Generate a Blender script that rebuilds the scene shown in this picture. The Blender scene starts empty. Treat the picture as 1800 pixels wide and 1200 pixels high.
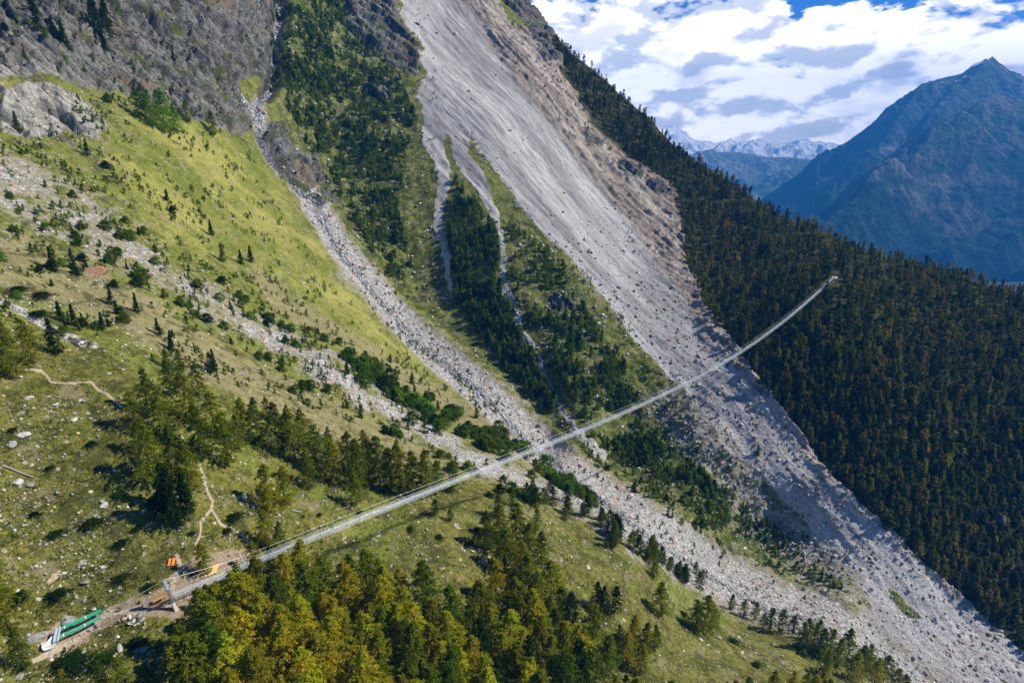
import bpy, math, random
import numpy as np
from mathutils import Vector, Matrix
rng = np.random.default_rng(7); random.seed(7)
S = bpy.context.scene
# ------------------------------------------------------------------ camera
FPX = 1000.0; CX, CY = 900.0, 600.0; PITCH = math.atan(310 / FPX)
cp, sp = math.cos(PITCH), math.sin(PITCH)
cd = bpy.data.cameras.new('camera'); cam = bpy.data.objects.new('camera', cd); S.collection.objects.link(cam)
cd.sensor_width = 36; cd.lens = 36 * FPX / 1800; cd.clip_start = 0.5; cd.clip_end = 60000
cam.location = (0, 0, 0); cam.rotation_euler = (math.pi / 2 - PITCH, 0, 0); S.camera = cam
# ------------------------------------------------------------------ light
SUN_AZ, SUN_EL = math.radians(80), math.radians(41)     # azimuth from the view direction towards the right
sdir = Vector((math.sin(SUN_AZ) * math.cos(SUN_EL), math.cos(SUN_AZ) * math.cos(SUN_EL), math.sin(SUN_EL)))
sl = bpy.data.lights.new('sun', 'SUN'); sl.energy = 5.0; sl.angle = math.radians(0.5); sl.color = (1, .92, .77)
so = bpy.data.objects.new('sun', sl); S.collection.objects.link(so)
so.rotation_euler = (-sdir).to_track_quat('-Z', 'Y').to_euler()
S.view_settings.view_transform = 'Standard'; S.view_settings.look = 'None'
S.view_settings.exposure = 0.6; S.view_settings.gamma = 1

class NT:                                               # small node helper
    def __init__(s, tree): s.t = tree; s.n = tree.nodes; s.l = tree.links
    def new(s, typ, ins=None, **kw):
        nd = s.n.new(typ)
        for k, v in kw.items(): setattr(nd, k, v)
        for k, v in (ins or {}).items(): s.set(nd.inputs[k], v)
        return nd
    def set(s, sock, v):
        if isinstance(v, bpy.types.NodeSocket): s.l.new(v, sock)
        elif isinstance(v, bpy.types.Node): s.l.new(v.outputs[0], sock)
        else:
            if isinstance(v, (tuple, list)) and len(v) == 3 and len(sock.default_value) == 4: v = (*v, 1)
            sock.default_value = v
    def math(s, op, a, b=0.0, c=None, clamp=False):
        nd = s.n.new('ShaderNodeMath'); nd.operation = op; nd.use_clamp = clamp
        s.set(nd.inputs[0], a); s.set(nd.inputs[1], b)
        if c is not None: s.set(nd.inputs[2], c)
        return nd.outputs[0]
    def vmath(s, op, a, b=(0, 0, 0), sc=None):
        nd = s.n.new('ShaderNodeVectorMath'); nd.operation = op
        s.set(nd.inputs[0], a); s.set(nd.inputs[1], b)
        if sc is not None: s.set(nd.inputs['Scale'], sc)
        return nd.outputs['Value'] if op == 'DOT_PRODUCT' else nd.outputs[0]
    def mix(s, f, a, b, mode='MIX'):
        nd = s.n.new('ShaderNodeMix'); nd.data_type = 'RGBA'; nd.blend_type = mode; nd.clamp_factor = True
        s.set(nd.inputs[0], f); s.set(nd.inputs[6], a); s.set(nd.inputs[7], b); return nd.outputs[2]
    def step(s, x, a, b):
        nd = s.n.new('ShaderNodeMapRange'); nd.interpolation_type = 'SMOOTHSTEP'
        s.set(nd.inputs[0], x); s.set(nd.inputs[1], a); s.set(nd.inputs[2], b); return nd.outputs[0]
    def noise(s, vec, scale, detail=3, rough=.6, dist=0.0):
        nd = s.new('ShaderNodeTexNoise', {'Scale': scale, 'Detail': detail, 'Roughness': rough, 'Distortion': dist})
        if vec is not None: s.set(nd.inputs['Vector'], vec)
        return nd.outputs[0]
    def voro(s, vec, scale, feature='F1'):
        nd = s.n.new('ShaderNodeTexVoronoi'); nd.feature = feature; s.set(nd.inputs['Scale'], scale)
        s.set(nd.inputs['Vector'], vec); return nd

# ---- sky: physical sky with a bank of cumulus low over the valley
W = bpy.data.worlds.new('World'); S.world = W; W.use_nodes = True
q = NT(W.node_tree); W.node_tree.nodes.clear()
sky = q.new('ShaderNodeTexSky', sky_type='NISHITA', sun_disc=False, sun_elevation=SUN_EL, sun_rotation=SUN_AZ, altitude=2000, dust_density=.3, ozone_density=2.5)
tc = q.new('ShaderNodeTexCoord'); D = tc.outputs['Generated']
sx = q.new('ShaderNodeSeparateXYZ', {0: D}); dz = sx.outputs[2]
skyc = q.mix(1.0, sky.outputs[0], (.22, .52, 1.0, 1), 'MULTIPLY')
skyc = q.vmath('SCALE', skyc, sc=.085)
pl = q.new('ShaderNodeCombineXYZ', {0: sx.outputs[0], 1: sx.outputs[1], 2: q.math('MULTIPLY', dz, 2.1)}).outputs[0]
def cl(off): return q.vmath('ADD', pl, off)
O = (2.3, 1.1, .4); UPV = (2.3 - .010, 1.1, .4 + .036)
mid = q.noise(cl(O), 8.4, 9, .56, .2); up = q.noise(cl(UPV), 8.4, 5, .52, .2)
big = q.noise(cl((5.1, 3.3, 1.2)), 2.6, 2, .5)
dens = q.math('ADD', q.math('MULTIPLY', mid, .66), q.math('MULTIPLY', big, .34))
lim = q.math('ADD', q.math('MULTIPLY', q.step(dz, .165, .255), .15), .365)     # thinner cloud higher up
lim = q.math('ADD', lim, q.math('MULTIPLY', q.step(dz, .27, .5), .30)); lim = q.math('ADD', lim, q.math('MULTIPLY', q.step(sx.outputs[1], .25, -.25), .22))   # the cloud bank lies over the valley head
cover = q.step(q.math('SUBTRACT', dens, lim), -.004, .030)
shade = q.step(q.math('SUBTRACT', mid, up), -.085, .035)
belly = q.math('MULTIPLY', q.step(q.noise(cl((1.3, 5.2, .4)), 6.0, 6, .55, .2), .53, .66), q.step(q.math('SUBTRACT', dens, lim), .03, .13))
cc = q.mix(shade, (.84, .83, .83, 1), (1.85, 1.72, 1.58, 1))
cc = q.mix(q.math('MULTIPLY', belly, .5), cc, (.54, .54, .55, 1))
skyf = q.mix(cover, skyc, cc)
bg = q.new('ShaderNodeBackground', {'Color': skyf, 'Strength': 1.0})
q.l.new(bg.outputs[0], q.new('ShaderNodeOutputWorld').inputs[0])

# ------------------------------------------------------------------ helpers
def link(o): S.collection.objects.link(o); return o
def props(o, label=None, cat=None, group=None, kind=None):
    if label: o['label'] = label
    if cat: o['category'] = cat
    if group: o['group'] = group
    if kind: o['kind'] = kind
    return o
def mesh_np(name, V, F, mats=(), smooth=False, fmat=None, cols=None):
    V = np.asarray(V, np.float32); F = np.asarray(F, np.int32)
    me = bpy.data.meshes.new(name); k = F.shape[1]
    me.vertices.add(len(V)); me.vertices.foreach_set('co', V.ravel())
    me.loops.add(F.size); me.loops.foreach_set('vertex_index', F.ravel())
    me.polygons.add(len(F)); me.polygons.foreach_set('loop_start', np.arange(0, F.size, k, dtype=np.int32))
    me.polygons.foreach_set('loop_total', np.full(len(F), k, np.int32))
    if smooth: me.polygons.foreach_set('use_smooth', np.ones(len(F), bool))
    if fmat is not None: me.polygons.foreach_set('material_index', np.asarray(fmat, np.int32))
    for m in mats: me.materials.append(m)
    for nm, c in (cols or {}).items():
        a = me.color_attributes.new(nm, 'FLOAT_COLOR', 'POINT'); a.data.foreach_set('color', np.asarray(c, np.float32).ravel())
    me.update(calc_edges=True); return me
def obj(name, me, parent=None, loc=None):
    o = link(bpy.data.objects.new(name, me))
    if parent is not None: o.parent = parent
    if loc is not None: o.location = loc
    return o
def empty(name, loc, rz=0.0):
    o = link(bpy.data.objects.new(name, None)); o.location = loc; o.rotation_euler = (0, 0, rz); o.empty_display_size = .2
    return o
class MB:                                               # collects shapes into ONE mesh
    def __init__(s): s.v = []; s.f = []
    def add(s, V, F):
        k = len(s.v); s.v += [tuple(map(float, p)) for p in V]; s.f += [tuple(i + k for i in f) for f in F]
    def frame(s, a, b, w, h, up=(0, 0, 1), bev=.0, w2=None, h2=None):         # beam a->b, w across, h along up
        a, b = Vector(a), Vector(b); d = (b - a).normalized(); u = Vector(up)
        r = d.cross(u);
        if r.length < 1e-4: r = d.cross(Vector((1, 0, 0)))
        r.normalize(); u = r.cross(d).normalized(); pts = []
        w2 = w2 or w; h2 = h2 or h
        for p, ww, hh in ((a, w, h), (b, w2, h2)):
            c = min(ww, hh) * .12
            for x, y in ((-ww / 2 + c, -hh / 2), (ww / 2 - c, -hh / 2), (ww / 2, -hh / 2 + c), (ww / 2, hh / 2 - c), (ww / 2 - c, hh / 2), (-ww / 2 + c, hh / 2), (-ww / 2, hh / 2 - c), (-ww / 2, -hh / 2 + c)):
                pts.append(p + r * x + u * y)
        s.add(pts, [(i, (i + 1) % 8, 8 + (i + 1) % 8, 8 + i) for i in range(8)] + [tuple(range(7, -1, -1)), tuple(range(8, 16))])
    def tube(s, pts, r, n=6, r2=None):
        pts = [Vector(p) for p in pts]; rings = []; up = Vector((0, 0, 1))
        for i, p in enumerate(pts):
            d = (pts[min(i + 1, len(pts) - 1)] - pts[max(i - 1, 0)]).normalized()
            a = d.cross(up)
            if a.length < .05: a = d.cross(Vector((1, 0, 0)))
            a.normalize(); b = a.cross(d); rr = r if r2 is None else r + (r2 - r) * i / (len(pts) - 1)
            rings += [p + (a * math.cos(t) + b * math.sin(t)) * rr for t in (2 * math.pi * k / n for k in range(n))]
        m = len(pts)
        F = [(i * n + k, i * n + (k + 1) % n, (i + 1) * n + (k + 1) % n, (i + 1) * n + k) for i in range(m - 1) for k in range(n)]
        s.add(rings, F + [tuple(range(n - 1, -1, -1)), tuple(range((m - 1) * n, m * n))])
    def build(s, name, mat, parent=None):
        me = bpy.data.meshes.new(name); me.from_pydata(s.v, [], s.f); me.materials.append(mat); me.update()
        return obj(name, me, parent)

# gradient noise in numpy
_P = rng.permutation(512).astype(np.int64); _G = rng.normal(size=(512, 3)); _G /= np.linalg.norm(_G, axis=1)[:, None]
def pnoise(p):
    i = np.floor(p).astype(np.int64); f = p - i; u = f * f * f * (f * (f * 6 - 15) + 10); r = 0.0
    def h(a, b, c): return _P[(_P[(_P[a & 511] + b) & 511] + c) & 511]
    for dx in (0, 1):
        wx = u[..., 0] if dx else 1 - u[..., 0]
        for dy in (0, 1):
            wy = u[..., 1] if dy else 1 - u[..., 1]
            for dzz in (0, 1):
                wz = u[..., 2] if dzz else 1 - u[..., 2]
                g = _G[h(i[..., 0] + dx, i[..., 1] + dy, i[..., 2] + dzz)]
                r = r + wx * wy * wz * (g[..., 0] * (f[..., 0] - dx) + g[..., 1] * (f[..., 1] - dy) + g[..., 2] * (f[..., 2] - dzz))
    return r * 1.5
def fbm(p, oct=4, gain=.5, ridge=False):
    a, s, r = 1.0, 1.0, 0.0
    for k in range(oct):
        n = pnoise(p * s + k * 17.3)
        r = r + a * ((1 - 2 * np.abs(n)) if ridge else n); a *= gain; s *= 2.03
    return r
def cells(p):                                           # broken slabs: height of the slab, closeness to its edge
    i0 = np.floor(p).astype(np.int64); f1 = np.full(len(p), 9.0); f2 = f1.copy(); hh = np.zeros(len(p)); tl = np.zeros(len(p))
    for dx in (-1, 0, 1):
        for dy in (-1, 0, 1):
            for dz_ in (-1, 0, 1):
                c = i0 + (dx, dy, dz_); k = _P[(_P[(_P[c[:, 0] & 511] + c[:, 1]) & 511] + c[:, 2]) & 511]
                o_ = c + .5 + _G[k] * .42; v = p - o_; d = np.sqrt((v ** 2).sum(1)); n1 = d < f1
                f2 = np.where(n1, f1, np.minimum(f2, d)); hh = np.where(n1, (k % 97) / 97.0, hh); tl = np.where(n1, (v * _G[(k * 7 + 3) & 511]).sum(1), tl); f1 = np.where(n1, d, f1)
    return hh - .5, tl, f2 - f1
def sstep(x, a, b):
    t = np.clip((x - a) / (b - a), 0, 1); return t * t * (3 - 2 * t)
def pdist(px, py, line):                                # distance to a polyline
    line = np.asarray(line, float); best = np.full(px.shape, 1e9)
    for (x0, y0), (x1, y1) in zip(line[:-1], line[1:]):
        dx, dy = x1 - x0, y1 - y0; t = np.clip(((px - x0) * dx + (py - y0) * dy) / (dx * dx + dy * dy), 0, 1)
        best = np.minimum(best, np.hypot(px - x0 - t * dx, py - y0 - t * dy))
    return best
def pdist_w(px, py, line, widths):                      # distance divided by a width that changes along the line
    line = np.asarray(line, float); best = np.full(px.shape, 1e9)
    for k, ((x0, y0), (x1, y1)) in enumerate(zip(line[:-1], line[1:])):
        dx, dy = x1 - x0, y1 - y0; t = np.clip(((px - x0) * dx + (py - y0) * dy) / (dx * dx + dy * dy), 0, 1)
        w = widths[k] * (1 - t) + widths[k + 1] * t
        best = np.minimum(best, np.hypot(px - x0 - t * dx, py - y0 - t * dy) / w)
    return best
def psdf(px, py, poly):                                 # signed distance to a polygon, inside positive
    poly = np.asarray(poly, float); ins = np.zeros(px.shape, bool); n = len(poly)
    for i in range(n):
        x0, y0 = poly[i]; x1, y1 = poly[(i + 1) % n]
        if y0 == y1: continue
        c = ((y0 > py) != (y1 > py)) & (px < (x1 - x0) * (py - y0) / (y1 - y0) + x0); ins ^= c
    d = pdist(px, py, np.vstack([poly, poly[:1]])); return np.where(ins, d, -d)

# ------------------------------------------------------------------ the lie of the land
# surveyed spots: direction (as seen from the viewpoint) and distance in metres along the view axis
CTRL = """-300 1500 80;0 1200 100;100 1100 115;309 1071 121.5;0 900 122;0 600 150;0 400 200;0 150 270;0 0 310;0 -200 335;-300 600 118;-300 0 240;-300 1100 85
250 700 155;400 600 220;300 800 148;430 1010 136;600 900 172;600 1000 157;600 1200 128;900 1200 150;900 1000 185;900 870 222;760 850 205;600 640 270;800 760 290
600 760 215;500 450 340;250 300 290;250 150 360;400 100 450;400 250 400;300 450 255;500 600 265;700 640 345;700 540 430;540 340 470;480 0 560;400 -200 500;650 -200 680
1010 765 360;960 790 358;1100 850 352;1250 1010 310;1400 1080 300;1560 1190 290;1800 1200 320;1800 1350 270;1100 950 240;1200 1060 240;1050 1200 170;1300 1200 205;1500 1200 245
1400 1120 255;1000 870 275;900 1450 115;1500 1450 175;1250 780 384;1100 500 484;900 200 600;740 0 700;800 500 460;620 200 560;700 350 510;900 500 446;1000 650 396
930 0 800;1050 130 760;1100 350 600;1180 240 720;1300 450 560;1340 350 660;1465 492 475;1310 610 430;1500 425 590;1600 600 440;1640 463 560;1800 510 520;1800 600 455
1800 700 420;1700 800 395;1450 800 390;1450 700 400;1600 1000 350;1450 850 370;1800 1000 375;1800 1130 340;2100 600 500;2100 1000 390;2200 1400 260;900 -200 850;2300 800 420;200 1500 85"""
C = np.array([[float(a) for a in t.split()] for l in CTRL.split('\n') for t in l.split(';')])
def _phi(r2): return np.where(r2 > 0, .5 * r2 * np.log(np.maximum(r2, 1e-12)), 0)
X = C[:, :2] / 1000.0; n = len(X)
A = np.zeros((n + 3, n + 3)); A[:n, :n] = _phi(((X[:, None] - X[None]) ** 2).sum(-1)) + np.eye(n) * 6e-4
A[:n, n] = 1; A[:n, n + 1:] = X; A[n, :n] = 1; A[n + 1:, :n] = X.T
SOL = np.linalg.solve(A, np.concatenate([1000.0 / C[:, 2], [0, 0, 0]]))
def wmap(px, py):
    sh = px.shape; Q = np.stack([px.ravel(), py.ravel()], 1) / 1000.0; out = np.empty(len(Q))
    for i in range(0, len(Q), 60000):
        q_ = Q[i:i + 60000]; out[i:i + 60000] = _phi(((q_[:, None] - X[None]) ** 2).sum(-1)) @ SOL[:n] + SOL[n] + q_ @ SOL[n + 1:]
    return np.maximum(out, .9).reshape(sh)
def ray(px, py):
    a = (px - CX) / FPX; u = (CY - py) / FPX
    return np.stack([a, cp + u * sp, -sp + u * cp], -1)
def base_pt(px, py): return ray(px, py) * (1000.0 / wmap(px, py))[..., None]

# where each kind of ground lies
L_STREAM = [(505, -40), (492, 60), (490, 120), (470, 165), (450, 185), (458, 235), (500, 300), (545, 345), (590, 425), (650, 495), (730, 590), (800, 650), (880, 722), (955, 790), (1000, 830), (1080, 885), (1150, 935), (1250, 1002), (1350, 1058), (1440, 1085), (1500, 1120), (1580, 1192), (1650, 1260)]
L_STREAM2 = [(415, 150), (430, 180), (450, 215)]
W_STREAM = [7, 8, 9, 10, 11, 14, 17, 20, 23, 25, 27, 29, 31, 33, 34, 37, 40, 42, 44, 44, 42, 42, 42]
L_BOULD = [(-60, 290), (60, 340), (170, 400), (260, 455), (330, 505), (400, 545), (470, 590), (540, 625), (600, 665), (680, 720), (760, 765), (830, 805), (890, 830), (960, 860), (1020, 885), (1060, 915), (1130, 960), (1200, 1000)]
W_BOULD = [70, 70, 60, 45, 38, 36, 36, 34, 34, 28, 24, 24, 24, 26, 28, 30, 30, 30]
L_TONG1 = [(762, 200), (765, 250), (780, 300), (772, 350), (768, 400), (785, 465), (797, 520)]
W_TONG1 = [24, 17, 11, 7, 7, 6, 4]
L_TONG2 = [(800, 215), (822, 290), (860, 350), (880, 400), (885, 480), (900, 540), (930, 600), (960, 660), (990, 720), (1015, 755), (1060, 800)]
W_TONG2 = [18, 13, 10, 6, 5, 7, 4, 4.5, 5, 6, 8]
SCREE = [(690, -60), (700, 20), (745, 85), (738, 190), (765, 245), (815, 215), (850, 275), (900, 345), (945, 400), (1000, 450), (1050, 515), (1100, 580), (1160, 640), (1190, 700), (1225, 760), (1270, 820), (1350, 890), (1420, 950), (1480, 1030), (1540, 1110), (1620, 1200), (1700, 1330), (1950, 1330), (1880, 1200), (1800, 1138), (1740, 1090), (1680, 1035), (1600, 968), (1520, 890), (1450, 822), (1400, 752), (1335, 672), (1290, 602), (1240, 545), (1212, 480), (1200, 420), (1172, 335), (1100, 296), (1030, 230), (1000, 170), (955, 90), (905, 55), (850, -60)]
BROWN = [(790, -20), (850, 60), (925, 170), (990, 250), (1050, 330), (1120, 420), (1185, 510), (1250, 600), (1320, 690), (1435, 825), (1570, 955), (1705, 1070), (1700, 1040), (1520, 880), (1400, 740), (1290, 595), (1222, 480), (1215, 400), (1175, 320), (1100, 285), (1040, 230), (1000, 150), (940, 80), (880, -20)]
ROCKC = [(-80, 150), (60, 128), (130, 150), (210, 160), (290, 190), (360, 215), (420, 238), (446, 215), (415, 165), (440, 135), (475, 150), (486, 110), (482, 50), (500, -60), (200, -300), (-400, -300), (-400, 100)]
ROCKP = [[(1075, 292), (1095, 285), (1130, 300), (1120, 322), (1092, 318)], [(1130, 320), (1165, 322), (1182, 345), (1160, 350), (1135, 340)], [(1025, 232), (1045, 236), (1060, 262), (1040, 258)], [(930, 30), (960, 60), (985, 110), (960, 110), (935, 70)], [(0, 150), (60, 145), (140, 170), (190, 215), (180, 250), (120, 225), (60, 240), (0, 235)], [(455, 230), (500, 215), (520, 260), (560, 280), (570, 320), (530, 330), (490, 290)],
         [(600, -20), (690, -20), (700, 30), (742, 90), (730, 135), (700, 125), (650, 90), (610, 50)], [(830, -60), (925, -60), (960, 20), (975, 66), (930, 45), (880, 0)], [(960, 520), (1000, 516), (1005, 545), (965, 545)], [(115, 590), (150, 590), (165, 605), (150, 612), (120, 600)],
         [(540, 335), (575, 330), (600, 350), (570, 365)], [(640, 140), (680, 140), (690, 180), (640, 180)], [(470, 280), (500, 265), (545, 300), (548, 330), (500, 330)]]
BARE = [(905, 40), (960, 75), (1000, 150), (1040, 220), (1110, 285), (1180, 325), (1190, 350), (1150, 360), (1080, 330), (1010, 270), (960, 200), (920, 120)]
LUSH = [(210, 200), (330, 190), (460, 290), (520, 380), (600, 480), (660, 560), (760, 650), (880, 770), (960, 830), (900, 800), (760, 720), (640, 640), (540, 580), (430, 470), (300, 400), (200, 300)]
TANP = [[(0, 400), (110, 440), (240, 520), (380, 600), (520, 680), (660, 750), (820, 820), (700, 800), (560, 760), (400, 690), (240, 590), (100, 520), (0, 500)],
        [(430, 470), (560, 560), (700, 650), (860, 740), (960, 820), (900, 800), (740, 700), (600, 610), (480, 540)], [(520, 690), (640, 740), (800, 830), (740, 830), (600, 760)]]
FOREST = [(960, 60), (1000, 150), (1040, 220), (1110, 290), (1180, 335), (1210, 420), (1222, 480), (1252, 545), (1300, 600), (1350, 672), (1420, 752), (1480, 830), (1550, 900), (1630, 975), (1710, 1040), (1800, 1120), (2300, 1500), (2400, 600), (1800, 480), (1400, 360), (1100, 130), (1000, 40)]
MIDW = [(500, -40), (690, -40), (700, 120), (735, 150), (735, 210), (762, 260), (770, 350), (765, 430), (790, 520), (880, 480), (900, 350), (850, 290), (830, 240), (870, 290), (920, 360), (1000, 460), (1060, 540), (1130, 620), (1180, 690), (1230, 770), (1300, 850), (1400, 940), (1490, 1050), (1400, 1030), (1250, 955), (1100, 855), (970, 745), (860, 650), (740, 550), (640, 450), (560, 330), (480, 230), (500, 100)]
LOWG = [(-60, 600), (120, 600), (300, 680), (480, 700), (640, 760), (800, 830), (930, 870), (1060, 930), (1200, 1040), (1400, 1130), (1600, 1230), (1700, 1500), (-400, 1500), (-400, 600)]
PATHS = [[(45, 650), (72, 652), (82, 660), (90, 674), (130, 675), (160, 673), (172, 684), (190, 695), (205, 710), (238, 730)], [(350, 815), (358, 835), (362, 855), (374, 880), (370, 896), (352, 915), (350, 940), (342, 955)], [(372, 896), (388, 922), (412, 930), (428, 943), (438, 955)],
         [(310, 975), (318, 1000), (305, 1020), (300, 1060)], [(300, 1060), (250, 1075), (190, 1075), (140, 1120), (60, 1160)]]
W_PATH = [2.4, 2.8, 2.6, 5, 6]
SLABS = [(-10, 520), (60, 560), (120, 590), (168, 606)]
DIRT = [(75, 1120), (120, 1092), (200, 1068), (280, 1035), (300, 1000), (335, 975), (420, 962), (440, 985), (400, 1003), (350, 1028), (325, 1085), (280, 1076), (210, 1082), (150, 1112), (95, 1150), (70, 1150)]
CRACKS = [[(-20, 185), (60, 215), (130, 250)], [(70, 175), (110, 200), (140, 230)], [(300, -10), (335, 60), (390, 115), (420, 160)], [(200, 60), (270, 100), (330, 160)], [(350, 20), (420, 60), (445, 130)], [(0, 110), (60, 140)], [(480, 10), (470, 130)], [(230, 5), (300, 60)], [(600, 30), (660, 90), (720, 110)]]

def masks(px, py, P):
    wn = fbm(P * .03, 3) * 14 + fbm(P * .18, 2) * 7                     # ragged borders
    wx, wy = px + wn, py + wn * .6
    M = {}
    st = pdist_w(wx * .35 + px * .65, wy * .35 + py * .65, L_STREAM, W_STREAM)
    M['stream_d'] = st
    sq_ = psdf(wx, wy, SCREE); M['scree'] = sstep(sq_, -7 - 16 * sstep(px - py * .8, 900, 500), 7 + 16 * sstep(px - py * .8, 900, 500))
    M['scree'] = M['scree'] * (1 - .62 * (1 - sstep(pdist(wx, wy, [(1190, 700), (1260, 800), (1380, 930), (1490, 1060)]), 8, 60)) * sstep(fbm(P / 16 + 7, 3), -.25, .25))
    M['patch'] = .85 * (1 - sstep(pdist(wx, wy, [(1190, 700), (1260, 800), (1380, 930), (1490, 1060)]), 8, 60)) * sstep(fbm(P / 16 + 7, 3), -.25, .25)
    t1 = pdist_w(px + wn * .55, py, L_TONG1, W_TONG1); t2 = pdist_w(px + wn * .55, py, L_TONG2, W_TONG2)
    M['scree'] = np.maximum(M['scree'], np.maximum(1 - sstep(t1, .8, 1.3), 1 - sstep(t2, .8, 1.3)))
    M['brown'] = sstep(psdf(wx, wy, BROWN), -16, 16) * sstep(M['scree'] + 0, .2, .7)
    M['brown'] = np.maximum(M['brown'], sstep(psdf(wx, wy, BARE), -10, 8))
    rub = 1 - sstep(st, .55, 1.45)
    bo = pdist_w(wx * .8 + px * .2, wy * .8 + py * .2, L_BOULD, W_BOULD)
    rub = np.maximum(rub, (1 - sstep(bo, .1, 1.45)) * (.62 + .34 * sstep(px, 350, 620)) * (1 - .75 * sstep(fbm(P / 13 + 2, 3), -.12, .22) * (.35 + .65 * sstep(bo, .0, .6))))
    rub = np.maximum(rub, .56 * (1 - sstep(pdist(wx, wy, [(620, 480), (700, 560), (800, 650), (900, 720)]), 12, 45)))
    rub = np.maximum(rub, .52 * (1 - sstep(pdist(wx, wy, [(1200, 720), (1330, 900), (1480, 1040)]), 10, 80)))
    rub = np.maximum(rub, (1 - sstep(pdist(px + wn * .4, py, SLABS), 3, 9)))
    M['rubble'] = rub
    rk = sstep(psdf(wx, wy, ROCKC), -10, 8)
    for r in ROCKP: rk = np.maximum(rk, sstep(psdf(wx * .6 + px * .4, wy * .6 + py * .4, r), -6, 6))
    M['rock'] = rk
    M['lush'] = sstep(psdf(wx, wy, LUSH), -60, 35)
    tn = 0.0
    for r in TANP: tn = np.maximum(tn, sstep(psdf(wx, wy, r), -30, 15))
    M['tan'] = np.maximum(tn, .55 * (1 - sstep(st, 1.0, 1.8)) * (1 - M['low'] if 'low' in M else 1))
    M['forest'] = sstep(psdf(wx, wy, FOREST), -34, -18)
    M['mid'] = np.maximum(sstep(psdf(wx, wy, MIDW), -22, 22), M['patch'])
    for g_ in ([(1565, 1030), (1595, 1048), (1632, 1092), (1600, 1086), (1575, 1060)], [(1400, 950), (1480, 1000), (1535, 1065), (1460, 1040)], [(1330, 840), (1380, 880), (1420, 930), (1360, 900)]):
        k_ = .75 * sstep(psdf(wx, wy, g_), -10, 10); M['mid'] = np.maximum(M['mid'], k_); M['scree'] = M['scree'] * (1 - k_)
    M['low'] = sstep(psdf(wx, wy, LOWG), -30, 30)
    pa = 0.0
    for l, w in zip(PATHS, W_PATH): pa = np.maximum(pa, 1 - sstep(pdist(px + wn * .12, py + wn * .1, l), w * .5, w))
    M['path'] = pa
    M['dirt'] = sstep(psdf(wx, wy, DIRT), -16, 8)
    M['water'] = 1 - sstep(pdist_w(px + wn * .35, py + wn * .3, L_STREAM, [6, 6, 6, 6, 6, 6, 7, 7, 7, 7, 7, 7, 7, 7, 7, 6, 5, 3.5, 3.5, 3, 3, 3, 3]), .5, 1.25)
    M['water'] = np.maximum(M['water'], 1 - sstep(pdist(px + wn * .1, py, L_STREAM2), 2, 5))
    cr = 0.0
    for l in CRACKS: cr = np.maximum(cr, 1 - sstep(pdist(px + wn * .5, py + wn * .4, l), 0, 9))
    M['crack'] = cr
    M['gorge'] = 1 - sstep(pdist(px + wn * .3, py, [(500, -60), (492, 60), (488, 130), (470, 165)]), 4, 22)
    M['gorge'] = np.maximum(M['gorge'], .6 * (1 - sstep(pdist(px, py, [(458, 235), (480, 275), (530, 335)]), 3, 16)))
    return M
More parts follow.
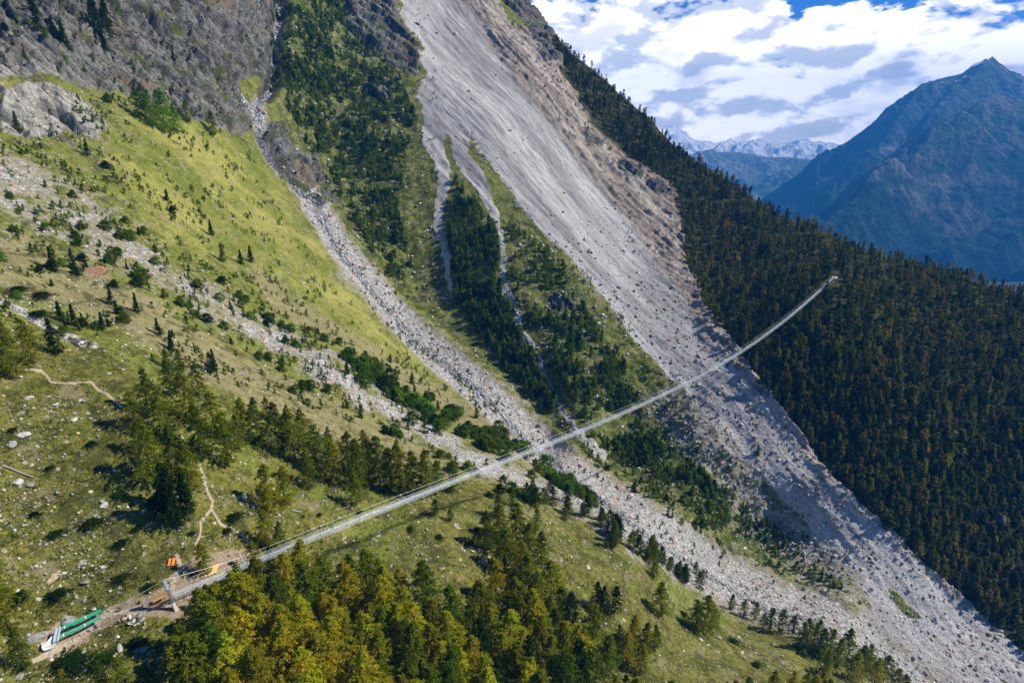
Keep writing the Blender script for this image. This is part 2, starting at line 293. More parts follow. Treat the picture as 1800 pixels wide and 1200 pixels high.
def surf(px, py, want=False):
    px = np.asarray(px, float); py = np.asarray(py, float); e = 3.0
    P = base_pt(px, py)
    Nn = np.cross(base_pt(px + e, py) - P, base_pt(px, py - e) - P); Nn /= np.linalg.norm(Nn, axis=-1)[..., None] + 1e-9
    flip = np.sign((Nn * -P).sum(-1)); Nn *= flip[..., None]
    Nn = Nn + np.array([0, 0, .6]); Nn /= np.linalg.norm(Nn, axis=-1)[..., None]
    M = masks(px, py, P)
    d = np.linalg.norm(P, axis=-1)
    h = fbm(P / 70, 2) * 3.0 * sstep(d, 150, 400) + fbm(P / 24, 2) * 1.0 * sstep(d, 120, 250) + fbm(P / 7, 2) * .42 * (1 - .7 * M['rock'])
    # cliffs: slabs dipping down to the right
    e1 = np.array([.80, -.22, -.56]); e1 /= np.linalg.norm(e1); e2 = np.array([.25, .96, 0]); e2 /= np.linalg.norm(e2); e3 = np.cross(e1, e2)
    R = np.stack([P @ e1 / 4.5, P @ e2, P @ e3 * 1.5], -1)
    rock = fbm(R / 15, 4, .55, True) * 4.2 + fbm(R / 3.4 + 5, 3, .6) * 1.2
    terr = P @ e3 / 7.0 + fbm(P / 18, 3) * 1.3; terr = (terr - np.floor(terr)); rock = rock + (sstep(terr, 0, .85) - sstep(terr, .88, 1.0)) * 3.6
    ck = np.zeros(px.shape)
    sel = M['rock'] > .02
    if sel.any():
        wp = R[sel] + np.stack([pnoise(R[sel] / 6 + k * 9) for k in range(3)], -1) * 2.2
        a1, t1_, e1_ = cells(wp / 11); a2, t2_, e2_ = cells(wp / 4.2 + 31)
        rock = rock * .30; rock[sel] += a1 * 5.0 + t1_ * 2.6 + a2 * 1.5 + t2_ * .9 - 2.2 * (1 - sstep(e1_, .0, .10)) - .9 * (1 - sstep(e2_, 0, .12))
        ck[sel] = np.maximum((1 - sstep(e1_, .02, .13)), .7 * (1 - sstep(e2_, .02, .14)))
    M['slab'] = np.clip(ck * 1.5, 0, 1) * M['rock']; M['pale'] = M['rock'] * sstep(psdf(px, py, [(-60, 120), (40, 118), (150, 165), (240, 215), (420, 250), (300, 330), (-60, 330)]), -25, 15)
    h = h + M['rock'] * (rock - .5) * np.clip(d / 420, .35, 1.3)
    # scree: runnels down the fall line, and blocks
    f1 = np.array([.55, -.61, -.57]); f2 = np.array([.74, .67, 0]); f3 = np.cross(f1, f2)
    Q = np.stack([P @ f1 / 9, P @ f2, P @ f3], -1)
    loose = np.maximum(M['scree'], M['rubble'])
    h = h + M['scree'] * (fbm(Q / 7, 3, .6) * .9 + fbm(P / 1.8, 2, .6) * (.12 + .25 * sstep(P[..., 2], 20, -130)))
    h = h + M['brown'] * (fbm(Q / 12 + 9, 4, .6, True) * 2.6 + fbm(P / 6, 3, .6) * 1.3)
    h = h + M['rubble'] * (fbm(P / 2.2, 2, .6) * .55 + fbm(Q / 5, 2) * .6)
    h = h + M['mid'] * (fbm(P / 9, 3) * 1.3) + M['low'] * fbm(P / 1.5, 2) * .13
    h = h - (1 - sstep(M['stream_d'], 0, 1.3)) * 2.6 - M['water'] * 1.6 * (1 - M['low']) - M['crack'] * 4.5 * M['rock'] - M['gorge'] * 12
    h = h + (1 - sstep(np.abs(M['stream_d'] - 1.15), 0, .4)) * 1.2
    h = h * sstep(np.linalg.norm(P - np.array([-80, 100, -88]), axis=-1), 4, 40) * .9 + h * .1
    P2 = P + Nn * h[..., None]
    return (P2, M, Nn, P) if want else P2

SIL = np.array([(-400, -250), (780, -250), (850, -120), (905, -30), (930, 3), (955, 28), (978, 64), (1010, 100), (1050, 131), (1100, 171), (1150, 216), (1180, 249), (1230, 287), (1280, 318), (1340, 358), (1400, 390), (1460, 416), (1500, 432), (1560, 446), (1640, 470), (1720, 492), (1800, 518), (2000, 565), (2400, 650)], float)
def sil(x): return np.interp(x, SIL[:, 0], SIL[:, 1])
gx = np.concatenate([np.linspace(-350, -60, 14), np.arange(-45, 1846, 2.35), np.linspace(1865, 2300, 18)])
NR = 570
v1 = np.linspace(1500, 1230, 9)
yy = np.empty((9 + NR, len(gx))); yy[:9] = v1[:, None]
tt = np.linspace(0, 1, NR)[:, None]
yy[9:] = 1222 + (sil(gx)[None] - 1222) * tt
xx = np.broadcast_to(gx[None], yy.shape).copy()
P2, M, Nn, PB = surf(xx, yy, True)
ridge = P2[-1]; back = []
dirb = ridge.copy(); dirb[:, 2] = 0; dirb /= np.linalg.norm(dirb, axis=1)[:, None]
for k, (o_, dn) in enumerate(((4, -1.0), (15, -6), (50, -32), (150, -120), (420, -360), (700, -640))):
    back.append(ridge + dirb * o_ + np.array([0, 0, dn]))
skirt = P2[0] * np.array([.6, .6, 1]) + np.array([0, 0, -60])
V = np.concatenate([skirt[None], P2, np.stack(back)], 0); r, c = V.shape[:2]
idx = np.arange(r * c).reshape(r, c)
F = np.stack([idx[:-1, :-1], idx[:-1, 1:], idx[1:, 1:], idx[1:, :-1]], -1).reshape(-1, 4)
def chan(names):
    o = np.zeros((r, c, 4), np.float32)
    for i, nm in enumerate(names):
        if nm: o[1:1 + len(P2), :, i] = M[nm]; o[0, :, i] = M[nm][0]; o[1 + len(P2):, :, i] = M[nm][-1]
    return o.reshape(-1, 4)
M['crk'] = np.clip(M['crack'] + M['gorge'], 0, 1)
cols = {'ma': chan(['scree', 'brown', 'rubble', 'rock']), 'mb': chan(['lush', 'tan', 'forest', 'mid']), 'mc': chan(['path', 'dirt', 'water', 'crk']), 'md': chan(['low', 'slab', 'pale', None])}

# ---- ground material
def mat(name): m = bpy.data.materials.new(name); m.use_nodes = True; m.node_tree.nodes.clear(); return m, NT(m.node_tree)
def finish(q, shader): q.l.new(shader.outputs[0] if isinstance(shader, bpy.types.Node) else shader, q.new('ShaderNodeOutputMaterial').inputs[0])
def bsdf(q, col, rough=.85, bump=None, spec=.25, **kw):
    b = q.new('ShaderNodeBsdfPrincipled', {'Base Color': col, 'Roughness': rough, 'Specular IOR Level': spec, **kw})
    if bump is not None: q.set(b.inputs['Normal'], bump)
    return b
def make_ground():
    m, q = mat('mountain_ground')
    P = q.new('ShaderNodeNewGeometry').outputs['Position']
    def att(n):
        a = q.new('ShaderNodeAttribute', attribute_name=n); s = q.new('ShaderNodeSeparateColor', {0: a.outputs['Color']}); return s.outputs[0], s.outputs[1], s.outputs[2], a.outputs['Alpha']
    scree, brown, rubble, rock = att('ma'); lush, tan, forest, midw = att('mb'); path, dirt, water, crk = att('mc'); low, slab, pale = att('md')[:3]
    nA = q.noise(P, .022, 4); nB = q.noise(P, .13, 4, .65); nC = q.noise(P, .55, 5, .7); nD = q.noise(P, 2.2, 4, .7)
    nE = q.math('MULTIPLY', q.math('SUBTRACT', q.math('ADD', q.math('MULTIPLY', nB, .45), q.math('MULTIPLY', nC, .55)), .5), 2.2)
    def edge(msk, w=.5, th=.5, s=.10):
        x = q.math('ADD', msk, q.math('MULTIPLY', nE, w))
        return q.step(x, th - s, th + s)
    g = q.math('ADD', q.math('MULTIPLY', nC, .6), q.math('MULTIPLY', nB, .4))
    gg = q.math('ADD', q.math('MULTIPLY', q.math('SUBTRACT', q.math('ADD', q.math('MULTIPLY', g, .65), q.math('MULTIPLY', nD, .35)), .5), 3.4), .5)
    dark = q.mix(gg, (.028, .046, .006, 1), (.115, .135, .018, 1))
    mead = q.mix(q.step(q.math('ADD', gg, q.math('MULTIPLY', q.math('SUBTRACT', nA, .5), 2.4)), .1, 1.1), (.115, .145, .016, 1), (.33, .31, .075, 1))
    dry = q.mix(gg, (.14, .130, .045, 1), (.36, .31, .16, 1))
    grass = q.mix(q.step(gg, .1, .9), (.075, .10, .010, 1), (.24, .245, .05, 1))
    col = grass
    lowc = q.mix(q.step(q.math('ADD', q.math('MULTIPLY', nD, .35), q.math('ADD', q.math('MULTIPLY', nB, .25), q.math('MULTIPLY', nC, .4))), .38, .60), (.040, .058, .007, 1), (.215, .200, .045, 1))
    lowc = q.mix(q.step(nA, .52, .66), lowc, q.mix(.5, lowc, (.19, .24, .03, 1)))
    col = q.mix(low, col, lowc)
    col = q.mix(edge(lush, .5, .5, .3), col, mead)
    col = q.mix(q.math('MULTIPLY', edge(tan, .9, .55, .25), .85), col, dry)
    col = q.mix(edge(midw, .5), col, q.mix(q.step(q.math('ADD', q.math('MULTIPLY', nB, .6), q.math('MULTIPLY', nC, .4)), .42, .62), (.045, .07, .008, 1), (.21, .215, .045, 1)))
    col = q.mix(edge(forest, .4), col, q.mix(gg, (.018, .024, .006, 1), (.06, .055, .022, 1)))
    # heath and moss patches
    heath = q.math('MULTIPLY', q.step(q.noise(q.vmath('ADD', P, (40, 10, 3)), .16, 6, .68), .51, .59), q.math('SUBTRACT', 1.0, q.math('MULTIPLY', lush, .6)))
    col = q.mix(q.math('MULTIPLY', heath, .75), col, q.mix(nC, (.035, .045, .010, 1), (.075, .075, .02, 1)))
    bare = q.math('MULTIPLY', q.step(q.noise(q.vmath('ADD', P, (9, 70, 23)), .11, 7, .72), .56, .63), q.math('SUBTRACT', 1.0, forest))
    col = q.mix(q.math('MULTIPLY', bare, .65), col, q.mix(nC, (.17, .135, .075, 1), (.36, .30, .19, 1)))
    # stones lying in the turf
    v1 = q.voro(P, .95); vs = q.new('ShaderNodeSeparateColor', {0: v1.outputs['Color']})
    sd = q.step(q.math('ADD', q.noise(P, .045, 3), q.math('MULTIPLY', nB, .35)), .62, .82)
    stone = q.math('MULTIPLY', q.step(vs.outputs[0], q.math('SUBTRACT', .97, q.math('MULTIPLY', sd, .16)), 1.0), q.step(v1.outputs['Distance'], .52, .38))
    stonec = q.mix(vs.outputs[1], (.25, .24, .22, 1), (.52, .50, .46, 1))
    col = q.mix(q.math('MULTIPLY', stone, q.math('SUBTRACT', 1.0, forest)), col, stonec)
    col = q.mix(edge(dirt, .9, .55, .15), col, q.mix(gg, (.20, .145, .085, 1), (.40, .32, .22, 1)))
    # loose rock
    f1 = q.vmath('DOT_PRODUCT', P, (.55, -.61, -.57)); f2 = q.vmath('DOT_PRODUCT', P, (.74, .67, 0)); f3 = q.vmath('DOT_PRODUCT', P, (.38, -.42, .82))
    Q = q.new('ShaderNodeCombineXYZ', {0: q.math('MULTIPLY', f1, .07), 1: f2, 2: f3}).outputs[0]
    streak = q.noise(Q, .12, 6, .62); streak2 = q.noise(Q, .5, 4, .6)
    v2 = q.voro(P, .75); c2 = q.new('ShaderNodeSeparateColor', {0: v2.outputs['Color']})
    v3 = q.voro(P, 1.7); c3 = q.new('ShaderNodeSeparateColor', {0: v3.outputs['Color']})
    blk = q.math('ADD', q.math('MULTIPLY', c2.outputs[0], .5), q.math('MULTIPLY', c3.outputs[0], .5))
    ston = q.mix(blk, (.16, .162, .165, 1), (.62, .62, .61, 1))
    pz = q.new('ShaderNodeSeparateXYZ', {0: P}).outputs[2]
    coarse = q.math('MULTIPLY', q.step(q.math('ADD', q.math('MULTIPLY', streak, .6), q.math('MULTIPLY', q.noise(P, .03, 2), .4)), .40, .58), q.math('ADD', q.math('MULTIPLY', q.step(pz, 20, -130), .85), .15))
    fines = q.mix(q.step(streak2, .3, .7), (.37, .358, .342, 1), (.57, .555, .53, 1))
    sc = q.mix(coarse, fines, ston)
    sc = q.mix(q.math('MULTIPLY', q.step(c2.outputs[1], .95, .97), coarse), sc, (.42, .26, .17, 1))
    sc = q.mix(q.math('MULTIPLY', q.step(streak, .56, .70), .6), sc, (.64, .62, .60, 1))
    sc = q.mix(q.math('MULTIPLY', q.step(streak, .44, .34), .5), sc, (.21, .20, .20, 1))
    lanes = q.noise(Q, .035, 5, .6)
    sc = q.mix(1.0, sc, q.mix(q.step(lanes, .38, .62), (.70, .69, .70, 1), (1.12, 1.11, 1.09, 1)), 'MULTIPLY')
    moss = q.math('MULTIPLY', q.step(q.math('ADD', q.noise(P, .06, 4, .6), q.math('MULTIPLY', nC, .25)), .70, .80), .8)
    col = q.mix(edge(scree, .35, .5, .12), col, sc)
    br = q.mix(q.step(streak2, .3, .7), (.27, .205, .15, 1), (.52, .42, .33, 1)); br = q.mix(q.math('MULTIPLY', nC, .5), br, ston)
    br = q.mix(1.0, br, q.mix(q.step(lanes, .4, .6), (.70, .66, .62, 1), (1.1, 1.08, 1.05, 1)), 'MULTIPLY')
    br = q.mix(q.math('MULTIPLY', q.step(q.noise(P, .07, 6, .7), .53, .62), .85), br, (.10, .085, .05, 1))
    col = q.mix(q.math('MULTIPLY', q.step(brown, .15, .9), .85), col, br)
    rb = q.mix(blk, (.15, .15, .148, 1), (.66, .65, .62, 1))
    rb = q.mix(q.step(c2.outputs[1], .94, .96), rb, (.50, .30, .20, 1)); rb = q.mix(q.step(c3.outputs[1], .93, .95), rb, (.10, .09, .09, 1))
    rb = q.mix(q.math('MULTIPLY', q.step(v2.outputs['Distance'], .55, .8), .55), rb, (.09, .085, .07, 1))
    soil = q.mix(nC, (.20, .18, .12, 1), (.40, .36, .26, 1))
    col = q.mix(q.math('MULTIPLY', edge(rubble, 1.0, .34, .14), .8), col, soil)
    col = q.mix(edge(rubble, 1.3, .62, .10), col, rb)
    # cliffs: rock tone darkened in place of a cloud shadow on the upper face
    e1 = q.vmath('DOT_PRODUCT', P, (.80, -.22, -.56)); e2 = q.vmath('DOT_PRODUCT', P, (.25, .96, 0)); e3 = q.vmath('DOT_PRODUCT', P, (.54, -.14, .80))
    R = q.new('ShaderNodeCombineXYZ', {0: q.math('MULTIPLY', e1, .22), 1: e2, 2: q.math('MULTIPLY', e3, 1.6)}).outputs[0]
    r1 = q.noise(R, .10, 8, .68, .3); r2 = q.noise(R, .5, 6, .7, .4)
    rc = q.mix(q.step(q.math('ADD', q.math('MULTIPLY', r1, .5), q.math('MULTIPLY', r2, .5)), .36, .64), (.075, .075, .072, 1), (.235, .23, .205, 1))
    rc = q.mix(q.math('MULTIPLY', slab, q.step(q.math('ADD', r2, q.math('MULTIPLY', nB, .5)), .86, .68)), rc, (.028, .028, .026, 1))
    rc = q.mix(q.step(q.noise(P, .03, 3), .54, .66), rc, q.mix(r2, (.11, .08, .055, 1), (.24, .19, .14, 1)))
    Rd = q.vmath('ADD', R, q.vmath('SCALE', q.new('ShaderNodeTexNoise', {'Vector': R, 'Scale': .35, 'Detail': 3}).outputs['Color'], sc=3.0))
    rc = q.mix(q.math('MULTIPLY', q.step(q.voro(Rd, .13, 'DISTANCE_TO_EDGE').outputs['Distance'], .035, .0), q.step(r2, .55, .45)), rc, (.03, .028, .026, 1))
    rc = q.mix(q.step(q.math('ADD', q.noise(P, .07, 5, .65), q.math('MULTIPLY', r2, .2)), .66, .72), rc, q.mix(nC, (.045, .065, .012, 1), (.10, .12, .025, 1)))
    nzn = q.new('ShaderNodeSeparateXYZ', {0: q.new('ShaderNodeNewGeometry').outputs['Normal']}).outputs[2]
    rc = q.mix(q.math('MULTIPLY', q.step(q.math('ADD', nzn, q.math('MULTIPLY', nE, .25)), .80, .90), .75), rc, q.mix(nC, (.05, .07, .012, 1), (.13, .14, .03, 1)))
    rc = q.mix(q.math('MULTIPLY', pale, .75), rc, q.mix(q.step(r2, .35, .62), (.20, .19, .16, 1), (.50, .48, .42, 1)))
    col = q.mix(edge(rock, .5, .5, .08), col, rc)
    col = q.mix(q.math('MULTIPLY', crk, .7), col, (.06, .055, .05, 1))
    wat = q.mix(q.step(q.noise(Q, 1.6, 4, .7), .50, .60), (.06, .06, .065, 1), (.75, .78, .80, 1))
    col = q.mix(edge(water, .6, .5, .12), col, wat)
    col = q.mix(edge(path, .5, .5, .15), col, q.mix(nC, (.33, .26, .17, 1), (.55, .47, .36, 1)))
    hgt = q.math('ADD', q.math('ADD', q.math('MULTIPLY', nC, .5), q.math('MULTIPLY', nD, .25)), q.math('MULTIPLY', q.math('MULTIPLY', blk, q.math('MAXIMUM', scree, rubble)), .55))
    hgt = q.math('ADD', q.math('MULTIPLY', hgt, q.math('SUBTRACT', 1.0, q.math('MULTIPLY', rock, .7))), q.math('MULTIPLY', q.math('MULTIPLY', q.math('ADD', r1, r2), rock), 1.0))
    bump = q.new('ShaderNodeBump', {'Height': hgt, 'Strength': .9, 'Distance': 1.0}).outputs[0]
    finish(q, bsdf(q, col, .95, bump, .12)); return m
M_GROUND = make_ground()
me = mesh_np('mountainside', V.reshape(-1, 3), F, (M_GROUND,), True, cols=cols)
props(obj('mountainside', me), kind='structure')


# ------------------------------------------------------------------ distant mountains, valley floor
ZV = -640.0
def make_far(name, low, high, rockc, zr, snow=None, patch=None, sc=1.0):
    m, q = mat(name); G = q.new('ShaderNodeNewGeometry'); P = G.outputs['Position']
    z = q.new('ShaderNodeSeparateXYZ', {0: P}).outputs[2]
    n1 = q.noise(P, .0012 * sc, 8, .62); n2 = q.noise(P, .006 * sc, 6, .65); n3 = q.noise(P, .03 * sc, 4, .65)
    zz = q.math('ADD', z, q.math('MULTIPLY', q.math('SUBTRACT', q.math('ADD', n1, n2), 1.0), 900.0))
    c = q.mix(q.step(zz, zr[0], zr[1]), low, high)
    c = q.mix(q.math('MULTIPLY', q.step(q.math('ADD', q.math('MULTIPLY', n2, .6), q.math('MULTIPLY', n1, .4)), .50, .57), q.step(zz, zr[0] - 300, zr[1])), c, rockc)
    c = q.mix(q.step(n3, .35, .65), q.mix(.45, c, (.02, .03, .02, 1)), c)
    if snow:
        nz = q.new('ShaderNodeSeparateXYZ', {0: G.outputs['Normal']}).outputs[2]
        s_ = q.math('ADD', q.math('ADD', q.math('MULTIPLY', q.math('SUBTRACT', z, snow[0]), 1.0 / snow[1]), q.math('MULTIPLY', q.math('SUBTRACT', nz, snow[2]), 2.2)), q.math('SUBTRACT', n2, .5))
        c = q.mix(q.step(s_, .0, .12), c, (.93, .94, .96, 1))
    bump = q.new('ShaderNodeBump', {'Height': q.math('ADD', q.math('MULTIPLY', n2, 1.0), q.math('MULTIPLY', n3, .25)), 'Strength': 1.0, 'Distance': 60.0 / sc}).outputs[0]
    finish(q, bsdf(q, c, .95, bump, .05)); return m
def far_range(name, sils, material, slope=33, amp=150, sharp=2.0, N=360, rows=110, seed=0.0, feat=900.0, kind='structure'):
    sils = np.array(sils, float); t = np.linspace(0, 1, N); k = np.linspace(0, 1, len(sils))
    ds = np.concatenate([[0], np.cumsum(np.hypot(*(np.diff(sils[:, :2], axis=0)).T))]); ds /= ds[-1]
    px = np.interp(t, ds, sils[:, 0]); py = np.interp(t, ds, sils[:, 1]); d = np.interp(t, ds, sils[:, 2])
    R = ray(px, py) * d[:, None]
    hd = -R.copy(); hd[:, 2] = 0; hd /= np.linalg.norm(hd, axis=1)[:, None]
    hd = hd + np.array([-.55, 0, 0]); hd /= np.linalg.norm(hd, axis=1)[:, None]
    tn = math.tan(math.radians(slope)); L = (R[:, 2] - ZV) / tn * 1.05
    u = np.linspace(0, 1, rows)[:, None, None] ** 1.15
    PP = R[None] + hd[None] * (L[None, :, None] * u); PP[..., 2] = R[None, :, 2] - (L[None] * tn * u[..., 0])
    q_ = PP / feat + seed
    across = np.stack([np.interp(t, ds, np.cumsum(np.ones(len(ds)))) * 0, t * 0, t * 0], -1)
    dd = fbm(q_ * np.array([1, 1, .45]), 6, .52, True)
    w_ = (sstep(u[..., 0], 0, .12) * .92 + .08)
    PP = PP + (-hd[None] * .45 + np.array([0, 0, .9])) * ((dd - 1.0) * amp * w_)[..., None]
    jag = fbm(np.stack([t * 55 * sharp, t * 0 + seed, t * 0], -1), 3, .6) * amp * .035 * sharp
    PP[0, :, 2] += jag; PP[1, :, 2] += jag * .7; PP[2, :, 2] += jag * .4
    B = [PP[0] - hd * o_ + np.array([0, 0, -o_ * .8]) for o_ in (150, 500, 900)]
    Vv = np.concatenate([np.stack(B[::-1]), PP], 0); rr, c2 = Vv.shape[:2]; Vv[..., 2] = np.maximum(Vv[..., 2], ZV - 20)
    ii = np.arange(rr * c2).reshape(rr, c2)
    Ff = np.stack([ii[:-1, :-1], ii[1:, :-1], ii[1:, 1:], ii[:-1, 1:]], -1).reshape(-1, 4)
    return props(obj(name, mesh_np(name, Vv.reshape(-1, 3), Ff, (material,), True)), kind=kind)
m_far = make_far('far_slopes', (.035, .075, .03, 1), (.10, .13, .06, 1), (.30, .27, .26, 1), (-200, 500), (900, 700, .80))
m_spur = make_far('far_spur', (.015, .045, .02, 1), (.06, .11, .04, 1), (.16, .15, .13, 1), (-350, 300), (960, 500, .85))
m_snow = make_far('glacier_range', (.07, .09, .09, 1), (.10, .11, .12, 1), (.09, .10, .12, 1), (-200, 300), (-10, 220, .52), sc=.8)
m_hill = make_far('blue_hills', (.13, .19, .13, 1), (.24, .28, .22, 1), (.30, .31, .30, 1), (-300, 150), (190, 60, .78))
far_range('distant_mountain', [(1250, 420, 5800), (1345, 345, 5600), (1400, 309, 5500), (1470, 262, 5400), (1540, 214, 5300), (1600, 163, 5250), (1635, 142, 5200), (1665, 135, 5200), (1690, 131, 5200), (1715, 112, 5200), (1733, 106, 5200), (1745, 99, 5200), (1754, 109, 5200), (1766, 117, 5200), (1775, 126, 5200), (1800, 134, 5200), (1860, 170, 5100), (2000, 190, 5000), (2300, 300, 4600)], m_far, 33, 180, 1.2, 620, 240, 3.3, 820)
far_range('distant_spur', [(1330, 500, 4700), (1400, 425, 4600), (1470, 362, 4500), (1540, 305, 4400), (1590, 262, 4350), (1622, 240, 4300), (1665, 208, 4250), (1705, 186, 4200), (1747, 163, 4200), (1775, 176, 4150), (1805, 190, 4100), (1900, 235, 4000), (2050, 300, 3800), (2300, 420, 3500)], m_spur, 21, 160, 1.2, 560, 220, 8.1, 620)
far_range('snow_range', [(1080, 262, 8800), (1140, 258, 8800), (1170, 246, 8800), (1178, 236, 8800), (1181, 226, 8800), (1184, 219, 8800), (1187, 225, 8800), (1191, 232, 8800), (1196, 228, 8800), (1206, 232, 8800), (1212, 240, 8800), (1222, 246, 8800), (1240, 248, 8800), (1259, 251, 8800), (1268, 254, 8800), (1277, 248, 8800), (1284, 243, 8800), (1293, 249, 8800), (1306, 251, 8800), (1315, 246, 8800), (1322, 249, 8800), (1333, 244, 8800), (1356, 248, 8800), (1374, 250, 8800), (1387, 251, 8800), (1401, 247, 8800), (1419, 243, 8800), (1427, 249, 8800), (1440, 248, 8800), (1451, 252, 8800), (1461, 250, 8800), (1473, 254, 8800), (1560, 262, 8800), (1700, 262, 8800)], m_snow, 20, 120, 2.0, 460, 110, 5.7, 420)
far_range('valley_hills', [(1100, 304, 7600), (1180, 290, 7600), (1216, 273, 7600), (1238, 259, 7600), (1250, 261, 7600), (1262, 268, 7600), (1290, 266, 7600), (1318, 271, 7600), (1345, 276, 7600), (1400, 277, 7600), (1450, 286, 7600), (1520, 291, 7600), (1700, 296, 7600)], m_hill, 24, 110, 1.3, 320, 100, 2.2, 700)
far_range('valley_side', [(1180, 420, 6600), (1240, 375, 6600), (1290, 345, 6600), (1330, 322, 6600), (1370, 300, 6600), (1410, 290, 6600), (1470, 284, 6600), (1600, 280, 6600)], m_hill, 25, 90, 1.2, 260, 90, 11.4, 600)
m_val, q = mat('valley_floor'); Pn = q.new('ShaderNodeNewGeometry').outputs['Position']
finish(q, bsdf(q, q.mix(q.step(q.noise(Pn, .002, 5), .4, .6), (.02, .035, .015, 1), (.05, .07, .03, 1)), .95))
b = MB(); b.add([(-8000, -2500, ZV), (8000, -2500, ZV), (8000, 10900, ZV), (-8000, 10900, ZV)], [(0, 1, 2, 3)])
props(b.build('valley_floor', m_val), kind='structure')

# ------------------------------------------------------------------ foliage
def make_leaf(name, mode, trans=.35, vary=.5):
    m, q = mat(name); G = q.new('ShaderNodeNewGeometry')
    if mode == 'obj': base = q.new('ShaderNodeObjectInfo').outputs['Color']
    else: base = q.new('ShaderNodeAttribute', attribute_name='tint').outputs['Color']
    n = q.noise(G.outputs['Position'], .9, 3, .6)
    isl = G.outputs['Random Per Island']
    f = q.math('ADD', q.math('MULTIPLY', n, .9), q.math('MULTIPLY', isl, .55))
    col = q.mix(1.0, base, q.mix(q.step(f, .35, 1.15), (.45, .50, .40, 1), (1.55, 1.5, 1.35, 1)), 'MULTIPLY')
    hn = q.noise(G.outputs['Position'], .22, 3, .6)
    col = q.mix(1.0, col, q.mix(q.step(hn, .36, .64), (.78, 1.02, .9, 1), (1.04, 1.0, 1.0, 1)), 'MULTIPLY')
    d = q.new('ShaderNodeBsdfDiffuse', {'Color': col}); t = q.new('ShaderNodeBsdfTranslucent', {'Color': q.mix(1.0, col, (1.35, 1.35, .6, 1), 'MULTIPLY')})
    mx = q.new('ShaderNodeMixShader', {0: trans}); q.l.new(d.outputs[0], mx.inputs[1]); q.l.new(t.outputs[0], mx.inputs[2])
    finish(q, mx); return m
M_LEAF = make_leaf('needles', 'obj', .50); M_LEAFA = make_leaf('needles_wood', 'attr', .3)
m_bark, q = mat('bark'); Pn = q.new('ShaderNodeTexCoord').outputs['Object']
finish(q, bsdf(q, q.mix(q.noise(Pn, 9, 4), (.045, .035, .028, 1), (.16, .13, .105, 1)), .9)); M_BARK = m_bark
def crown(rg, nb, nc, nt, size, rmax, t0=.12, prof='larch', droop=.25, out=1.0):
    """unit-height crown of many leaf-sized faces set along branches"""
    t = t0 + (1 - t0) * rg.random(nb) ** (1.05 if prof != 'bush' else .8); a = rg.random(nb) * 2 * np.pi
    x = (t - t0) / (1 - t0)
    if prof == 'larch': R = rmax * np.minimum((1 - x) ** .62 + .03, .50 + x * 2.0)
    elif prof == 'round': R = rmax * np.minimum((1 - x) ** .5 + .05, .6 + x * 2)
    elif prof == 'spruce': R = rmax * np.minimum((1 - x) ** .92 + .03, .75 + x * 3)
    elif prof == 'bush': R = rmax * np.sqrt(np.maximum(1 - x ** 2, .02))
    else: R = rmax * ((1 - x) ** .55) * (.6 + .4 * np.sin(x * 9 + rg.random() * 6) ** 2)
    lob = 1 + .22 * np.sin(a * 2 + rg.random() * 6) + .16 * np.sin(a * 3 + t * 7 + rg.random() * 6)
    R = R * lob * rg.uniform(.45, 1.15, nb) * out
    u = np.sqrt(rg.random((nb, nc))) * .95 + .05
    cx = np.cos(a)[:, None] * R[:, None] * u; cy = np.sin(a)[:, None] * R[:, None] * u
    cz = t[:, None] + (-droop * u ** 2 + .35 * droop * u) * R[:, None] * 2 + rg.normal(0, .006, (nb, nc))
    ctr = np.stack([cx, cy, cz], -1).reshape(-1, 3)
    ctr = np.repeat(ctr, nt, 0); ctr = ctr + rg.normal(0, size * .55, ctr.shape)
    n_ = len(ctr); d1 = rg.normal(size=(n_, 3)); d1 /= np.linalg.norm(d1, axis=1)[:, None]
    d2 = np.cross(d1, rg.normal(size=(n_, 3))); d2 /= np.linalg.norm(d2, axis=1)[:, None]
    s_ = size * rg.uniform(.6, 1.35, (n_, 1))
    tri = np.stack([ctr - d1 * s_ * .6, ctr + d1 * s_ * .6 , ctr + d2 * s_ * .9], 1)
    tri[..., 2] = np.clip(tri[..., 2], .0, 1.04)
    return tri.reshape(-1, 3), np.arange(n_ * 3).reshape(-1, 3)
def trunk_mesh(rg, name, r0=.014, top=.97, nbr=14):
    b = MB(); lean = rg.uniform(-.012, .012, 2)
    b.tube([(lean[0] * z * 4 * (z - .5), lean[1] * z, z * top - .02) for z in (0, .15, .4, .7, 1)], r0, 7, r0 * .18)
    for k in range(nbr):
        z = rg.uniform(.1, .8); a = rg.uniform(0, 6.28); L = rg.uniform(.05, .13) * (1.15 - z)
        b.tube([(0, 0, z), (math.cos(a) * L * .6, math.sin(a) * L * .6, z - .004), (math.cos(a) * L, math.sin(a) * L, z - .02)], r0 * .22, 4, r0 * .05)
    me = bpy.data.meshes.new(name); me.from_pydata(b.v, [], b.f); me.materials.append(M_BARK); me.update(); return me
rg = np.random.default_rng(21)
LARCH = [(mesh_np('crown', *crown(rg, 165, 13, 4, .0145, rg.uniform(.23, .32), .10, 'larch', .22), (M_LEAF,)), trunk_mesh(rg, 'trunk')) for _ in range(7)]
SPRUCE = [(mesh_np('crown', *crown(rg, 150, 10, 4, .019, rg.uniform(.17, .22), .03, 'spruce', .35), (M_LEAF,)), trunk_mesh(rg, 'trunk', .016, .97, 4)) for _ in range(3)]
SMALL = [mesh_np('small_conifer', *crown(rg, 56, 6, 4, .050, rg.uniform(.22, .30), .03, 'larch' if k % 3 else 'round', .2), (M_LEAF,)) for k in range(8)]
BUSH = [mesh_np('bush', *crown(rg, 60, 6, 4, .085, rg.uniform(.55, .80), .02, 'bush', .1), (M_LEAF,)) for k in range(6)]
